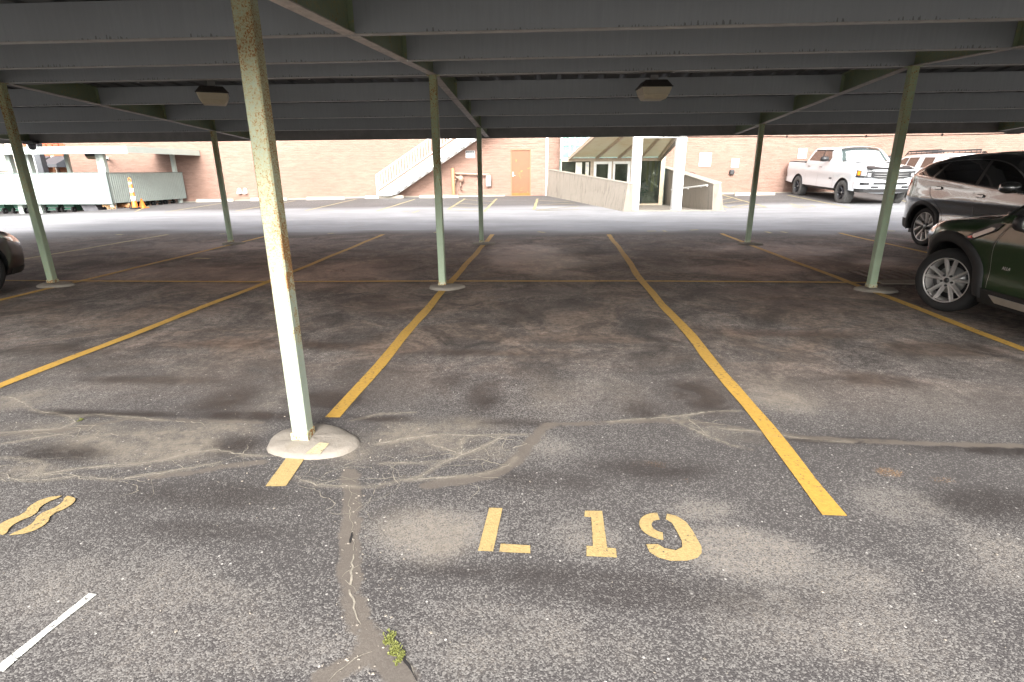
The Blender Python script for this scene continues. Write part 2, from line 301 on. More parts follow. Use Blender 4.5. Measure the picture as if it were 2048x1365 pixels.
M = dict(
    ground=m_ground(),
    yellow=m_paint('yellow_line_paint', (.42, .25, .045), .395),
    yellow_old=m_paint('faded_yellow_paint', (.34, .29, .15), .43),
    stencil=m_paint('stencil_yellow_paint', (.36, .26, .11), .37, 60.),
    white_line=m_paint('worn_white_paint', (.58, .58, .53), .43),
    rust_near=m_rust_paint('pale_green_paint_with_rust', (.31, .36, .295), .78, 130.),
    rust_base=m_rust_paint('rusty_base_paint', (.39, .44, .345), 1.35, 40.),
    rust=m_rust_paint('green_paint_with_rust', (.28, .355, .25), .42, 60.),
    beam=m_rust_paint('dull_green_steel', (.21, .255, .18), .02, 30.),
    flange=mat('pale_flange_edge', (.42, .37, .32), .6, var=.25, scale=9, dirt=(.2, .12, .07), dirt_amt=.06, dirt_scale=18),
    purlin=m_purlin(),
    lip=mat('grey_steel_lip', (.31, .295, .27), .5, var=.2, scale=7),
    deck=mat('dark_roof_sheet', (.085, .085, .085), .5, var=.2, scale=3),
    fascia=mat('grey_fascia', (.20, .19, .18), .55, var=.15, scale=3),
    footing=m_concrete('footing_concrete', (.215, .19, .16), .5, (.17, .14, .105)),
    brick=m_brick('painted_salmon_brick', (.272, .172, .134), (.238, .143, .107)),
    brick_red=m_brick('red_brick', (.42, .11, .055), (.36, .09, .04), .2),
    ramp=m_concrete('weathered_ramp_concrete', (.29, .255, .21), .8, (.115, .10, .08)),
    kerb=m_concrete('wheel_stop_concrete', (.34, .31, .26), .3, (.3, .25, .17)),
    white=mat('white_painted_steel', (.80, .80, .78), .45, var=.05, dirt=(.45, .45, .43), dirt_amt=.02, dirt_scale=5),
    white_sheet=mat('pale_green_corrugated', (.25, .29, .265), .45, var=.06, scale=2),
    shed=mat('pale_green_fascia', (.44, .50, .455), .5, var=.05, scale=2, dirt=(.3, .38, .3), dirt_amt=.03),
    trim_dark=mat('dark_trim', (.12, .15, .14), .5),
    door=mat('orange_painted_door', (.17, .060, .020), .5, var=.08, scale=2.5, dirt=(.5, .2, .03), dirt_amt=.03),
    door_low=mat('orange_kick_plate', (.27, .08, .008), .4, var=.12, scale=5),
    door_frame=mat('brown_door_frame', (.26, .12, .06), .6),
    pipe_or=mat('orange_bollard_paint', (.36, .17, .075), .5, var=.1),
    pipe=mat('salmon_painted_pipe', (.30, .20, .15), .5, var=.2, dirt=(.15, .1, .08), dirt_amt=.05),
    metal=mat('bare_grey_metal', (.35, .35, .34), .4, .7),
    black=mat('black_plastic', (.018, .018, .019), .45, var=.2, scale=20, bmp=.05, bscale=200),
    cladding=mat('black_wheel_arch_cladding', (.012, .0115, .0115), .7, var=.2, scale=10, bmp=.1, bscale=300),
    rubber=mat('tyre_rubber', (.009, .0085, .0085), .85, var=.25, scale=8, bmp=.15, bscale=90),
    rubber_g=mat('dusty_tyre_rubber', (.075, .073, .070), .85, var=.25, scale=8, bmp=.2, bscale=60),
    silver=mat('silver_alloy', (.50, .48, .46), .38, .65, var=.08),
    dark_alloy=mat('dark_alloy', (.05, .05, .055), .35, .6),
    chrome=mat('chrome_trim', (.75, .74, .72), .12, 1., var=.03),
    lamp_lens=m_trans('yellowed_prismatic_lens', (.86, .78, .60), (.66, .54, .34)),
    lamp_box=mat('dark_bronze_housing', (.045, .038, .034), .5, var=.3, scale=10, stretch=(4, 4, .6)),
    green_car=m_carpaint('dark_green_metallic_paint', (.010, .034, .008), .2, .3),
    grey_car=m_carpaint('graphite_metallic_paint', (.16, .165, .168), .75, .25),
    brown_car=m_carpaint('brown_metallic_paint', (.045, .030, .027), .6, .3),
    white_car=m_carpaint('white_paint', (.60, .63, .65), .0, .3),
    glass_dark=m_glass('tinted_car_glass', (.012, .012, .012)),
    glass_brown=m_glass('car_glass_reflecting', (.055, .035, .028)),
    glass_wind=m_glass('windscreen_glass', (.028, .04, .036)),
    glass_teal=m_glass('teal_window_glass', (.16, .27, .25), .08, .35),
    glass_door=m_glass('shop_door_glass', (.02, .022, .02), .05, .62),
    glass_roof=m_trans('dirty_canopy_glass', (.56, .53, .43), (.45, .30, .13)),
    canopy_frame=mat('stained_cream_frame', (.42, .34, .25), .5, var=.12, dirt=(.45, .26, .09), dirt_amt=.05, dirt_scale=6),
    red_lens=mat('red_lamp_lens', (.55, .03, .02), .12, coat=.8),
    amber=mat('amber_lens', (.8, .28, .02), .2, coat=.5),
    clear_lens=mat('clear_lamp_lens', (.6, .6, .6), .1, .5, coat=.8),
    cone=mat('orange_plastic', (.80, .20, .02), .45, var=.08),
    cone_w=mat('white_reflective_band', (.85, .85, .83), .4, var=.03),
    wood=mat('raw_timber', (.42, .26, .13), .7, var=.2, scale=5, stretch=(1, 1, 8)),
    cart=mat('green_waste_cart', (.03, .12, .075), .5, var=.15),
    cart_br=mat('brown_waste_cart', (.16, .07, .035), .5, var=.2),
    cart_gr=mat('grey_bin_plastic', (.10, .10, .11), .5, var=.15),
    sign=mat('white_sign_face', (.60, .61, .62), .4, var=.02),
    sign_black=mat('sign_black_ink', (.02, .02, .02), .5),
    sign_blue=mat('sign_blue_ink', (.05, .13, .45), .5),
    leaf=mat('yellow_green_leaf', (.16, .17, .045), .6, var=.3, scale=60),
    grate=mat('rusty_iron_grate', (.10, .075, .06), .6, .3, var=.3, scale=12),
    pit=mat('dark_drain_pit', (.012, .01, .01), .9),
    poster=mat('pale_poster_paper', (.70, .68, .60), .6, var=.1, scale=5, dirt=(.35, .42, .65), dirt_amt=.08, dirt_scale=6),
    poster_y=mat('yellow_poster_paper', (.75, .62, .05), .6),
    interior=mat('dim_lobby_wall', (.50, .38, .28), .8, var=.3, scale=2),
    gold=mat('gold_curtain', (.55, .40, .16), .6, var=.3, scale=4, stretch=(6, 6, .5)),
    plant=mat('green_leaf', (.07, .17, .06), .6, var=.3, scale=20),
    awning=mat('charcoal_awning', (.075, .078, .085), .7),
    shade=mat('silver_sun_shade', (.75, .76, .76), .5, .1, var=.08, scale=6, bmp=.5, bscale=4),
    stone=mat('pale_stone_trim', (.55, .50, .43), .7),
    lobby_floor=m_concrete('ramp_floor_concrete', (.26, .235, .2), .3),
    grit=mat('loose_grit', (.20, .175, .145), .9, var=.6, scale=25),
    silt=mat('silt_in_cracks', (.235, .21, .17), .9, var=.35, scale=40, dirt=(.09, .08, .066), dirt_amt=.0, dirt_scale=14),
    cable=mat('black_cable', (.03, .028, .026), .6),
    conduit=mat('grey_conduit', (.20, .19, .175), .45, .3),
)

# ------------------------------------------------------------------ mesh helpers
class MB:
    def __init__(s): s.v = []; s.f = []; s.smooth = []
    def add(s, vs, fs, smooth=False):
        o = len(s.v); s.v += [tuple(v) for v in vs]; s.f += [tuple(i+o for i in f) for f in fs]; s.smooth += [smooth]*len(fs); return s
    def box(s, x0, x1, y0, y1, z0, z1):
        return s.add([(x0, y0, z0), (x1, y0, z0), (x1, y1, z0), (x0, y1, z0), (x0, y0, z1), (x1, y0, z1), (x1, y1, z1), (x0, y1, z1)],
              [(3, 2, 1, 0), (4, 5, 6, 7), (0, 1, 5, 4), (1, 2, 6, 5), (2, 3, 7, 6), (3, 0, 4, 7)])
    def hexa(s, a, b):      # two quads (bottom, top) joined
        return s.add(list(a)+list(b), [(3, 2, 1, 0), (4, 5, 6, 7), (0, 1, 5, 4), (1, 2, 6, 5), (2, 3, 7, 6), (3, 0, 4, 7)])
    def bar(s, a, b, w, h, up=(0, 0, 1)):
        a, b = Vector(a), Vector(b); d = (b-a).normalized(); sd = d.cross(Vector(up))
        if sd.length < 1e-4: sd = d.cross(Vector((1, 0, 0)))
        sd.normalize(); u = sd.cross(d)
        q = lambda p: [p-sd*w/2-u*h/2, p+sd*w/2-u*h/2, p+sd*w/2+u*h/2, p-sd*w/2+u*h/2]
        return s.hexa(q(a), q(b))
    def tube(s, pts, r, n=10, caps=True):
        pts = [Vector(p) for p in pts]; rs = r if isinstance(r, (list, tuple)) else [r]*len(pts); vs = []; fs = []
        for i, p in enumerate(pts):
            d = (pts[min(i+1, len(pts)-1)]-pts[max(i-1, 0)]).normalized()
            a = d.cross(Vector((0, 0, 1)));
            if a.length < 1e-3: a = Vector((1, 0, 0))
            a.normalize(); b_ = a.cross(d)
            vs += [p+a*math.cos(2*math.pi*k/n)*rs[i]+b_*math.sin(2*math.pi*k/n)*rs[i] for k in range(n)]
        for i in range(len(pts)-1):
            for k in range(n): fs.append((i*n+k, i*n+(k+1) % n, (i+1)*n+(k+1) % n, (i+1)*n+k))
        s.add(vs, fs, True)
        if caps: s.add(vs[:n], [tuple(range(n))]); s.add(vs[-n:], [tuple(range(n))[::-1]])
        return s
    def lathe(s, prof, n=32, c=(0, 0, 0), axis='z', smooth=True):   # prof: (r, h)
        vs = []; fs = []; c = Vector(c)
        for r, h in prof:
            for k in range(n):
                a = 2*math.pi*k/n; q = (r*math.cos(a), r*math.sin(a), h)
                if axis == 'x': q = (h, q[0], q[1])
                vs.append(c+Vector(q))
        for i in range(len(prof)-1):
            for k in range(n): fs.append((i*n+k, i*n+(k+1) % n, (i+1)*n+(k+1) % n, (i+1)*n+k))
        return s.add(vs, fs, smooth)
    def prism(s, poly, z0, z1, plane='xy'):
        n = len(poly)
        if plane == 'xy': a = [(x, y, z0) for x, y in poly]; b = [(x, y, z1) for x, y in poly]
        elif plane == 'xz': a = [(x, z0, y) for x, y in poly]; b = [(x, z1, y) for x, y in poly]
        else: a = [(z0, x, y) for x, y in poly]; b = [(z1, x, y) for x, y in poly]
        s.add(a+b, [tuple(range(n))[::-1], tuple(range(n, 2*n))]+[(i, (i+1) % n, n+(i+1) % n, n+i) for i in range(n)]); return s
    def build(s, name, mt, parent=None, bevel=0., origin=None):
        me = bpy.data.meshes.new(name)
        o = Vector(origin) if origin is not None else (wloc(parent) if parent else Vector((0, 0, 0)))
        me.from_pydata([(v[0]-o.x, v[1]-o.y, v[2]-o.z) for v in s.v], [], s.f)
        me.polygons.foreach_set('use_smooth', s.smooth); me.validate(); me.update()
        bm = bmesh.new(); bm.from_mesh(me)
        bmesh.ops.recalc_face_normals(bm, faces=bm.faces[:])
        bm.to_mesh(me); bm.free()
        me.materials.append(M[mt] if isinstance(mt, str) else mt)
        ob = bpy.data.objects.new(name, me); COL.objects.link(ob)
        if parent:
            ob.parent = parent; ob.location = o-wloc(parent)
        else: ob.location = o
        if bevel:
            md = ob.modifiers.new('bevel', 'BEVEL'); md.width = bevel; md.segments = 2; md.limit_method = 'ANGLE'
        return ob
def wloc(o):
    v = Vector((0, 0, 0))
    while o: v += o.location; o = o.parent
    return v
def tag(o, label=None, cat=None, group=None, kind=None):
    if label: o['label'] = label
    if cat: o['category'] = cat
    if group: o['group'] = group
    if kind: o['kind'] = kind
    return o
def thing(name, loc, label, cat, group=None, rz=0.):
    o = bpy.data.objects.new(name, None); COL.objects.link(o); o.location = loc; o.rotation_euler.z = rz
    o.empty_display_size = .2
    return tag(o, label, cat, group)
def copy_tree(o, parent=None):
    kids = [c for c in bpy.data.objects if c.parent == o]
    c = o.copy(); COL.objects.link(c); c.parent = parent
    for k in kids: copy_tree(k, c)
    return c
def text_mesh(name, txt, size, mt, parent, loc, facing='-y', depth=.004, align='CENTER', bold=0., shear=0.):
    cu = bpy.data.curves.new(name, 'FONT'); cu.body = txt; cu.size = size; cu.extrude = depth; cu.align_x = align; cu.offset = bold; cu.shear = shear
    t = bpy.data.objects.new(name, cu); COL.objects.link(t)
    me = bpy.data.meshes.new_from_object(t.evaluated_get(bpy.context.evaluated_depsgraph_get())); me.name = name
    COL.objects.unlink(t); bpy.data.objects.remove(t)
    rot = {'-y': Matrix.Rotation(R(90), 4, 'X'), '-x': Matrix.Rotation(R(-90), 4, 'Z') @ Matrix.Rotation(R(90), 4, 'X'), 'up': Matrix.Identity(4)}[facing]
    me.transform(rot); me.materials.clear(); me.materials.append(M[mt])
    o = bpy.data.objects.new(name, me); COL.objects.link(o)
    if parent: o.parent = parent; o.location = Vector(loc)-wloc(parent)
    else: o.location = loc
    return o

exec_order = []
# ================================================================== GROUND
def seg_dist(X, Y, pts):
    d = np.full(X.shape, 9.)
    for (x1, y1), (x2, y2) in zip(pts[:-1], pts[1:]):
        vx, vy = x2-x1, y2-y1; l2 = vx*vx+vy*vy+1e-9
        t = np.clip(((X-x1)*vx+(Y-y1)*vy)/l2, 0, 1)
        d = np.minimum(d, np.hypot(X-x1-t*vx, Y-y1-t*vy))
    return d
LIFT = [.0016]
def crack_ribbon(pts, k_=1., mt='silt', lift=None):
    LIFT[0] += .00003; lift = lift or LIFT[0]
    r_ = random.Random(int(abs(pts[0][0]*1000+pts[-1][1]*771))); P2 = []
    for (x1, y1), (x2, y2) in zip(pts[:-1], pts[1:]):
        l = math.hypot(x2-x1, y2-y1); n = max(1, int(l/.022)); nx, ny = -(y2-y1)/(l+1e-9), (x2-x1)/(l+1e-9)
        for k in range(n):
            j = r_.gauss(0, .0035); t_ = k/n; P2.append((x1+(x2-x1)*t_+nx*j, y1+(y2-y1)*t_+ny*j))
    P2.append(pts[-1]); n = len(P2); mb = MB(); ca = 0.; vs = []; vc = []
    for i, (x, y) in enumerate(P2):
        a, b = P2[max(0, i-1)], P2[min(n-1, i+1)]; l = math.hypot(b[0]-a[0], b[1]-a[1])+1e-9; nx, ny = -(b[1]-a[1])/l, (b[0]-a[0])/l
        ca = .8*ca+r_.gauss(0, .0012); w_ = k_*max(.0010, .0032+ca+r_.uniform(-.0010, .0010))*min(1, .25+i/6, .25+(n-1-i)/6)
        vs += [(x+nx*w_, y+ny*w_, lift), (x-nx*w_, y-ny*w_, lift)]
    q = [(2*i, 2*i+2, 2*i+3, 2*i+1) for i in range(n-1)]
    mb.add(vs, [f for f in q if r_.random() > .07]); tag(mb.build('crack', mt), kind='structure')
def build_ground():
    xs = np.concatenate([np.arange(-70, -18, 2.), np.arange(-18, -6.2, .25), np.arange(-6.2, 6.6, .04), np.arange(6.6, 18, .25), np.arange(18, 61, 2.)])
    ys = np.concatenate([np.arange(-14, .4, .8), np.arange(.5, 9., .04), np.arange(9., 14.5, .1), np.arange(14.5, 18.7, .3), np.arange(18.7, 26.6, .12), np.arange(26.6, 30, .8), np.arange(30, 92, 6.)])
    X, Y = np.meshgrid(xs, ys); nx, ny = len(xs), len(ys)
    s = np.interp(X, _gx, _gs); Z = np.where(Y > 13.3, s*(np.minimum(Y, 27)-13.3), 0.)
    for j, i in zip(*np.where((Y > 18.9) & (Y < 26.3) & (X > 0) & (X < 6))):
        if in_well(X[j, i], Y[j, i]): Z[j, i] = .15-.028*(min(Y[j, i], 25)-19)-.012
    me = bpy.data.meshes.new('parking_lot')
    me.vertices.add(nx*ny); me.vertices.foreach_set('co', np.stack([X, Y, Z], -1).ravel())
    a = (np.arange(ny-1)[:, None]*nx+np.arange(nx-1)[None]).ravel()
    q = np.stack([a, a+1, a+nx+1, a+nx], -1).ravel(); nf = len(a)
    me.loops.add(nf*4); me.loops.foreach_set('vertex_index', q)
    me.polygons.add(nf); me.polygons.foreach_set('loop_start', np.arange(nf)*4); me.polygons.foreach_set('loop_total', np.full(nf, 4))
    me.update(calc_edges=True); me.validate()
    x, y = X.ravel(), Y.ravel()
    def attr(name, arr):
        at = me.attributes.new(name, 'FLOAT', 'POINT'); at.data.foreach_set('value', arr.astype(np.float32))
    g2 = lambda p: tuple(G(*p)[:2])
    # low-frequency wobble used to break up hand-laid shapes
    wb = lambda k, ph: .12*np.sin(x*k+ph+1.3*np.sin(y*k*.7))+.10*np.sin(y*k*1.3+ph*2+np.sin(x*k*.9))
    def blob(px, py, rx, ry, amp, ph=0., soft=.75):
        c = g2((px, py)); ex = abs(g2((px+rx, py))[0]-c[0]); ey = .5*abs(g2((px, py-ry))[1]-g2((px, py+ry))[1])
        r = np.hypot((x-c[0])/ex, (y-c[1])/ey)+wb(3.1, ph)+.5*wb(9, ph)
        return amp*np.clip((1.15-r)/soft, 0, 1)**1.3
    def total(lst): 
        o = np.zeros_like(x)
        for i, l in enumerate(lst): o = np.maximum(o, blob(*l[:5], ph=i*1.7, soft=l[5] if len(l) > 5 else .75))
        return o
    dust = total([(290, 885, 240, 42, 1.), (140, 862, 200, 25, .7), (420, 860, 120, 28, .9), (60, 940, 110, 22, .8), (820, 872, 150, 34, 1.), (930, 850, 120, 20, .8),
                  (700, 905, 90, 28, .8), (980, 905, 90, 26, .55), (880, 1075, 70, 60, .6), (840, 1050, 120, 50, .5), (1560, 790, 75, 38, .75), (1110, 790, 90, 50, .35),
                  (1500, 870, 130, 18, .5), (1250, 790, 60, 40, .3), (560, 790, 60, 50, .35), (380, 745, 60, 40, .3), (40, 800, 60, 25, .7),
                  (1850, 560, 60, 20, .0)])
    wear_light = total([(860, 1060, 150, 75, .75), (1170, 1075, 150, 60, .45), (1500, 1110, 190, 70, .75), (1650, 1150, 190, 80, .5), (1400, 1020, 120, 40, .6), (1800, 1000, 160, 60, .45),
                  (1560, 800, 110, 55, .6), (1850, 800, 190, 60, .4), (1100, 890, 120, 45, .55), (1120, 790, 190, 60, .35), (250, 1180, 330, 110, .35), (420, 1180, 180, 60, .4),
                  (150, 790, 170, 55, .3), (420, 730, 150, 45, .3), (1700, 1250, 380, 160, .35), (1100, 1270, 420, 120, .28), (500, 1290, 500, 100, .3), (1980, 1100, 200, 120, .5)])
    wear_light += .18*np.clip((2.3-y)/1.0, 0, 1)  # brightens the near foreground: daylight from the open front put into the colour
    dark = total([(560, 560, 330, 28, 1.), (330, 545, 220, 22, .9), (700, 545, 120, 26, 1.), (1080, 525, 150, 26, 1.2), (1060, 500, 120, 16, 1.), (1560, 500, 160, 18, 1.), (1500, 540, 150, 22, .9),
                  (1840, 530, 140, 20, 1.), (450, 495, 200, 16, .8), (760, 610, 150, 22, .7), (1110, 620, 170, 24, .6), (1560, 610, 150, 20, .7), (380, 620, 160, 22, .5), (1090, 585, 190, 14, .6), (1830, 600, 120, 16, .7), (1500, 585, 160, 12, .7),
                  (560, 690, 300, 14, .8), (900, 705, 300, 10, .7), (1200, 680, 240, 10, .7), (1560, 668, 220, 12, .8), (1900, 700, 170, 20, .8), (280, 760, 180, 12, .6), (470, 800, 80, 34, .75), (650, 800, 80, 20, .7), (900, 760, 60, 30, .6),
                  (1390, 790, 70, 40, .85), (1730, 760, 110, 20, .7), (1960, 900, 200, 14, .8), (1640, 880, 220, 10, .6), (1320, 940, 170, 28, .6), (130, 700, 160, 16, .6), (970, 790, 50, 44, .7), (1000, 845, 160, 10, .5), (1290, 820, 60, 26, .7),
                  (230, 828, 240, 9, .9), (500, 832, 150, 12, .9), (760, 838, 110, 11, .8), (60, 610, 140, 14, .7), (120, 905, 130, 22, .75), (470, 890, 60, 22, .7), (440, 990, 260, 36, .45), (1100, 960, 120, 24, .4), (1300, 1190, 360, 40, .35), (1980, 1010, 160, 40, .5), (1100, 1150, 420, 20, .45), (430, 1060, 200, 30, .35)])
    # covered stalls: drips and oil, plus a colour lift against the roof's shade
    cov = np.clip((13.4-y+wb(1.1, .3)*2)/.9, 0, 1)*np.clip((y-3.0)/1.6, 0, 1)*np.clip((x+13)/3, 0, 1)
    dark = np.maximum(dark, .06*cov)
    lane = np.clip((y-13.25+wb(.9, 1.)*1.6+wb(3, .2))/.9, 0, 1)*np.clip((21.6-y+.03*x+wb(1.3, 2)*1.2)/1.4, .12, 1)
    lane = np.maximum(lane, .7*np.clip((-10.5-x+wb(1., .5)*3)/4, 0, 1)*np.clip((y-6)/4, 0, 1)*np.clip((20-y)/2, .3, 1))  # open ground left of the roof painted paler to look lit
    lane = np.where(y > 27, .5, lane)
    org = total([(1300, 930, 80, 24, 1.), (1370, 960, 50, 26, 1.), (1010, 945, 30, 14, 1.), (810, 952, 50, 10, 1.), (950, 945, 50, 22, .7), (1780, 945, 80, 26, 1.1), (1880, 960, 60, 18, 1.),
                 (1020, 1210, 26, 18, 1.), (860, 1170, 20, 14, .9), (735, 1015, 12, 8, 1.), (400, 1290, 30, 36, .9), (1240, 930, 60, 22, .7), (1140, 1050, 60, 18, .7), (430, 1265, 26, 16, .8)])
    cr = [[(0, 957), (82, 962), (151, 953), (229, 960), (300, 950), (366, 939), (440, 925)], [(55, 953), (105, 946), (156, 937), (215, 933), (275, 928), (330, 920), (375, 907), (430, 900), (485, 910), (530, 913)],
          [(0, 916), (40, 918), (69, 923), (92, 930), (70, 945), (55, 953)], [(0, 795), (27, 797), (50, 809), (69, 822), (137, 832), (200, 830), (275, 836), (330, 842)], [(0, 888), (30, 885), (52, 880), (120, 870)],
          [(137, 832), (150, 845), (120, 858), (60, 862), (0, 866)],
          [(588, 956), (633, 970), (698, 973), (757, 973), (799, 961), (854, 958), (913, 954), (973, 947), (1014, 933), (1035, 915)],
          [(835, 956), (865, 938), (895, 922), (925, 911), (955, 899), (985, 884), (1010, 871), (1056, 869)], [(757, 928), (817, 926), (860, 925), (900, 922)],
          [(858, 887), (890, 898), (927, 910), (955, 899)], [(753, 889), (800, 880), (881, 869), (950, 872), (1019, 869)], [(925, 911), (922, 885), (930, 872)],
          [(698, 973), (702, 997), (698, 1012), (700, 1029), (705, 1060), (709, 1094), (706, 1118), (702, 1144), (700, 1180), (712, 1225), (722, 1250)],
          [(753, 973), (745, 990), (737, 1006), (722, 1020), (702, 1027)], [(702, 986), (720, 992), (739, 993)],
          [(753, 1252), (766, 1262), (780, 1273), (795, 1290), (803, 1305), (817, 1328), (826, 1350), (834, 1365)],
          [(744, 1302), (727, 1309), (711, 1318), (690, 1335), (675, 1346), (656, 1365)],
          [(1216, 845), (1270, 839), (1317, 837), (1365, 832), (1409, 825), (1480, 822)], [(1326, 830), (1370, 852), (1423, 876), (1460, 890), (1500, 899)], [(1363, 830), (1390, 850), (1413, 869)],
          [(1409, 855), (1500, 862), (1620, 880), (1700, 884)], [(700, 843), (760, 828), (830, 826)]]
    r2 = random.Random(21); net = []
    for k in range(64):
        base = [g2(p) for p in cr[r2.choice([0, 0, 1, 1, 2, 3, 5, 6, 6, 7, 8, 10, 12, 17, 18])]]; q = r2.choice(base); a = r2.uniform(0, 6.28); pts = [q]
        for j in range(r2.randint(3, 9)):
            a += r2.gauss(0, .55); l = r2.uniform(.03, .08); pts.append((pts[-1][0]+math.cos(a)*l*1.3, pts[-1][1]+math.sin(a)*l*.8))
        net.append(pts)
    d = np.full(x.shape, 9.)
    for c in [q for i, q in enumerate(cr) if i not in (12, 13, 14, 15, 16)]: d = np.minimum(d, seg_dist(x, y, [g2(p) for p in c]))
    for c in ([(-11, 15.0), (-9, 14.6), (-7.5, 14.9), (-5, 14.5), (-2.5, 14.8)], [(-7, 19), (-6.6, 17), (-5.2, 15.5), (-5.4, 14.6)], [(2, 16), (3.2, 15.1), (5, 15.4), (7.2, 15.0)], [(-14, 12.5), (-11, 13.4), (-9, 13.2)]):
        d = np.minimum(d, seg_dist(x, y, c)*.6)
    attr('crk', d)
    for i, c in enumerate(cr): crack_ribbon([g2(p) for p in c], .55 if i == 12 else .75)
    # finer hairline web wandering off the main cracks
    for k in range(64):
        c = net[k]; 
        crack_ribbon(c, .45)
    crack_ribbon([g2(p) for p in [(800, 1300), (812, 1322), (824, 1345), (834, 1365)]], 1.5, 'pit', .0048)
    crack_ribbon([g2(p) for p in [(706, 1066), (700, 1088), (698, 1100)]], 2.2, 'pit', .0048)
    sb = [([(700, 945), (704, 990), (702, 1040), (699, 1110), (702, 1190), (722, 1250), (752, 1300), (790, 1345), (815, 1365)], .032),
          ([(752, 1300), (700, 1330), (640, 1365)], .03), ([(850, 970), (920, 962), (985, 950), (1030, 925), (1062, 885), (1090, 852)], .026),
          ([(1085, 850), (1200, 847), (1290, 842), (1400, 845), (1500, 862), (1640, 878), (1800, 886), (2048, 893)], .014),
          ([(300, 955), (380, 945), (470, 930), (530, 925)], .014), ([(0, 870), (120, 862), (260, 838), (420, 842), (520, 845)], .012)]
    sdv = np.full(x.shape, 9.)
    for pts, hw in sb: sdv = np.minimum(sdv, seg_dist(x, y, [g2(p) for p in pts])-hw)
    attr('seal', sdv); attr('dust', dust); attr('dark', dark); attr('lane', lane); attr('org', org); attr('wear_light', wear_light); attr('cov', cov)
    me.polygons.foreach_set('use_smooth', [True]*nf)
    me.materials.append(M['ground'])
    o = bpy.data.objects.new('parking_lot', me); COL.objects.link(o); tag(o, kind='structure')
build_ground()

# ------------------------------------------------------------------ painted lines (part of the ground)
def paint(name, poly_pts, w, mt='yellow', lift=.005, wob=.008):
    """a painted strip following ground points, draped on the surface"""
    pts = [Vector((p[0], p[1])) for p in poly_pts]; mb = MB(); P2 = []
    for a, b in zip(pts[:-1], pts[1:]):
        n = max(1, int((b-a).length/.3)); P2 += [a+(b-a)*k/n for k in range(n)]
    P2.append(pts[-1]); L_, R_ = [], []
    for i, p in enumerate(P2):
        d = (P2[min(i+1, len(P2)-1)]-P2[max(i-1, 0)]).normalized(); nrm = Vector((-d.y, d.x))
        o = wob*math.sin(p.y*3.1+p.x)+random.uniform(-wob, wob)*.4; ww = w/2+random.uniform(-.004, .004)
        for lst, q in ((L_, p+nrm*(ww+o)), (R_, p-nrm*(ww-o))): lst.append((q.x, q.y, gz(q.x, q.y, False)+lift))
    n = len(P2); mb.add(L_+R_, [(i, i+1, n+i+1, n+i) for i in range(n-1)])
    return tag(mb.build(name, mt), kind='structure')
YE = 13.35
paint('parking_line', [(-1.345, 3.07), (-1.35, 6.6), (-1.335, 10), (-1.32, YE)], .10)
paint('parking_line', [(-1.34, 2.28), (-1.36, 2.56)], .10, 'stencil')
paint('parking_line', [(1.32, 2.18), (1.34, 3.4), (1.36, 5.0), (1.33, 7.5), (1.42, 10), (1.48, YE)], .10)
paint('parking_line', [(-4.06, 1.8), (-4.03, 3.5), (-3.97, 7.45), (-4.0, 10.5), (-4.05, YE)], .10)
paint('parking_line', [(4.05, 2.4), (4.09, 4.64), (4.14, 7.5), (4.15, 10.5), (4.2, 13.5)], .10)
paint('parking_line', [(-6.8, 2.5), (-6.78, 7.4), (-6.85, YE)], .10)
paint('parking_line', [(6.95, 2.5), (6.95, 7.5), (6.98, 13.6)], .10)
paint('parking_line', [(-9.6, 7.4), (-9.6, YE)], .10, 'yellow_old')
paint('parking_line', [(9.7, 7.4), (9.75, 13.7)], .10)
paint('parking_line', [(12.4, 7.4), (12.45, 13.7)], .10)
paint('cross_line', [(-9.6, 7.36), (-6.5, 7.37), (-3.9, 7.38), (-1.43, 7.5), (1.3, 7.58), (4.05, 7.55), (9.7, 7.5)], .075, 'yellow', lift=.009)
paint('parking_line', [G(0, 1345), G(90, 1268), G(186, 1190)], .036, 'white_line')
for a, b in (((270, 424), (345, 403)), ((470, 423), (590, 402)), ((611, 422), (712, 399)), ((753, 423), (830, 399)), ((330, 425), (450, 406)), ((1575, 391), (1700, 416)), ((1765, 395), (1860, 412))):
    paint('far_parking_line', [G(*a), G(*b)], .10, 'yellow_old')
def hatch(name, outline, lines):
    for a, b in zip(outline, outline[1:]): paint(name, [G(*a), G(*b)], .10, 'yellow_old')
    for a, b in lines: paint(name, [G(*a), G(*b)], .08, 'yellow_old', lift=.009)
hatch('hatch_line', [(930, 398), (895, 420), (968, 424), (993, 398)], [((930, 400), (985, 404)), ((915, 407), (975, 411)), ((905, 414), (965, 418))])
hatch('hatch_line', [(1075, 398), (1068, 420)], [((1078, 402), (1140, 404)), ((1075, 411), (1150, 407)), ((1073, 421), (1158, 413)), ((1073, 422), (1158, 420))])
hatch('hatch_line', [(1440, 389), (1532, 415), (1455, 416), (1440, 410)], [((1441, 401), (1466, 396)), ((1441, 408), (1488, 402)), ((1462, 415), (1505, 408))])
for a, b in (((640, 332+90), (668, 421)), ((690, 424), (700, 423)), ((805, 424), (818, 423)), ((825, 426), (838, 422)), ((440, 469), (452, 468)), ((655, 468), (668, 467)), ((870, 466), (878, 464)), ((1076, 464), (1090, 466)), ((1294, 463), (1312, 463)), ((1325, 462), (1332, 464)), ((1532, 464), (1542, 467)), ((1562, 464), (1575, 466)), ((1765, 462), (1790, 463)), ((1380, 461), (1396, 460)), ((388, 517), (420, 518)), ((232, 470), (246, 470))):
    paint('stall_number_trace', [G(*a), G(*b)], .09, 'yellow_old')
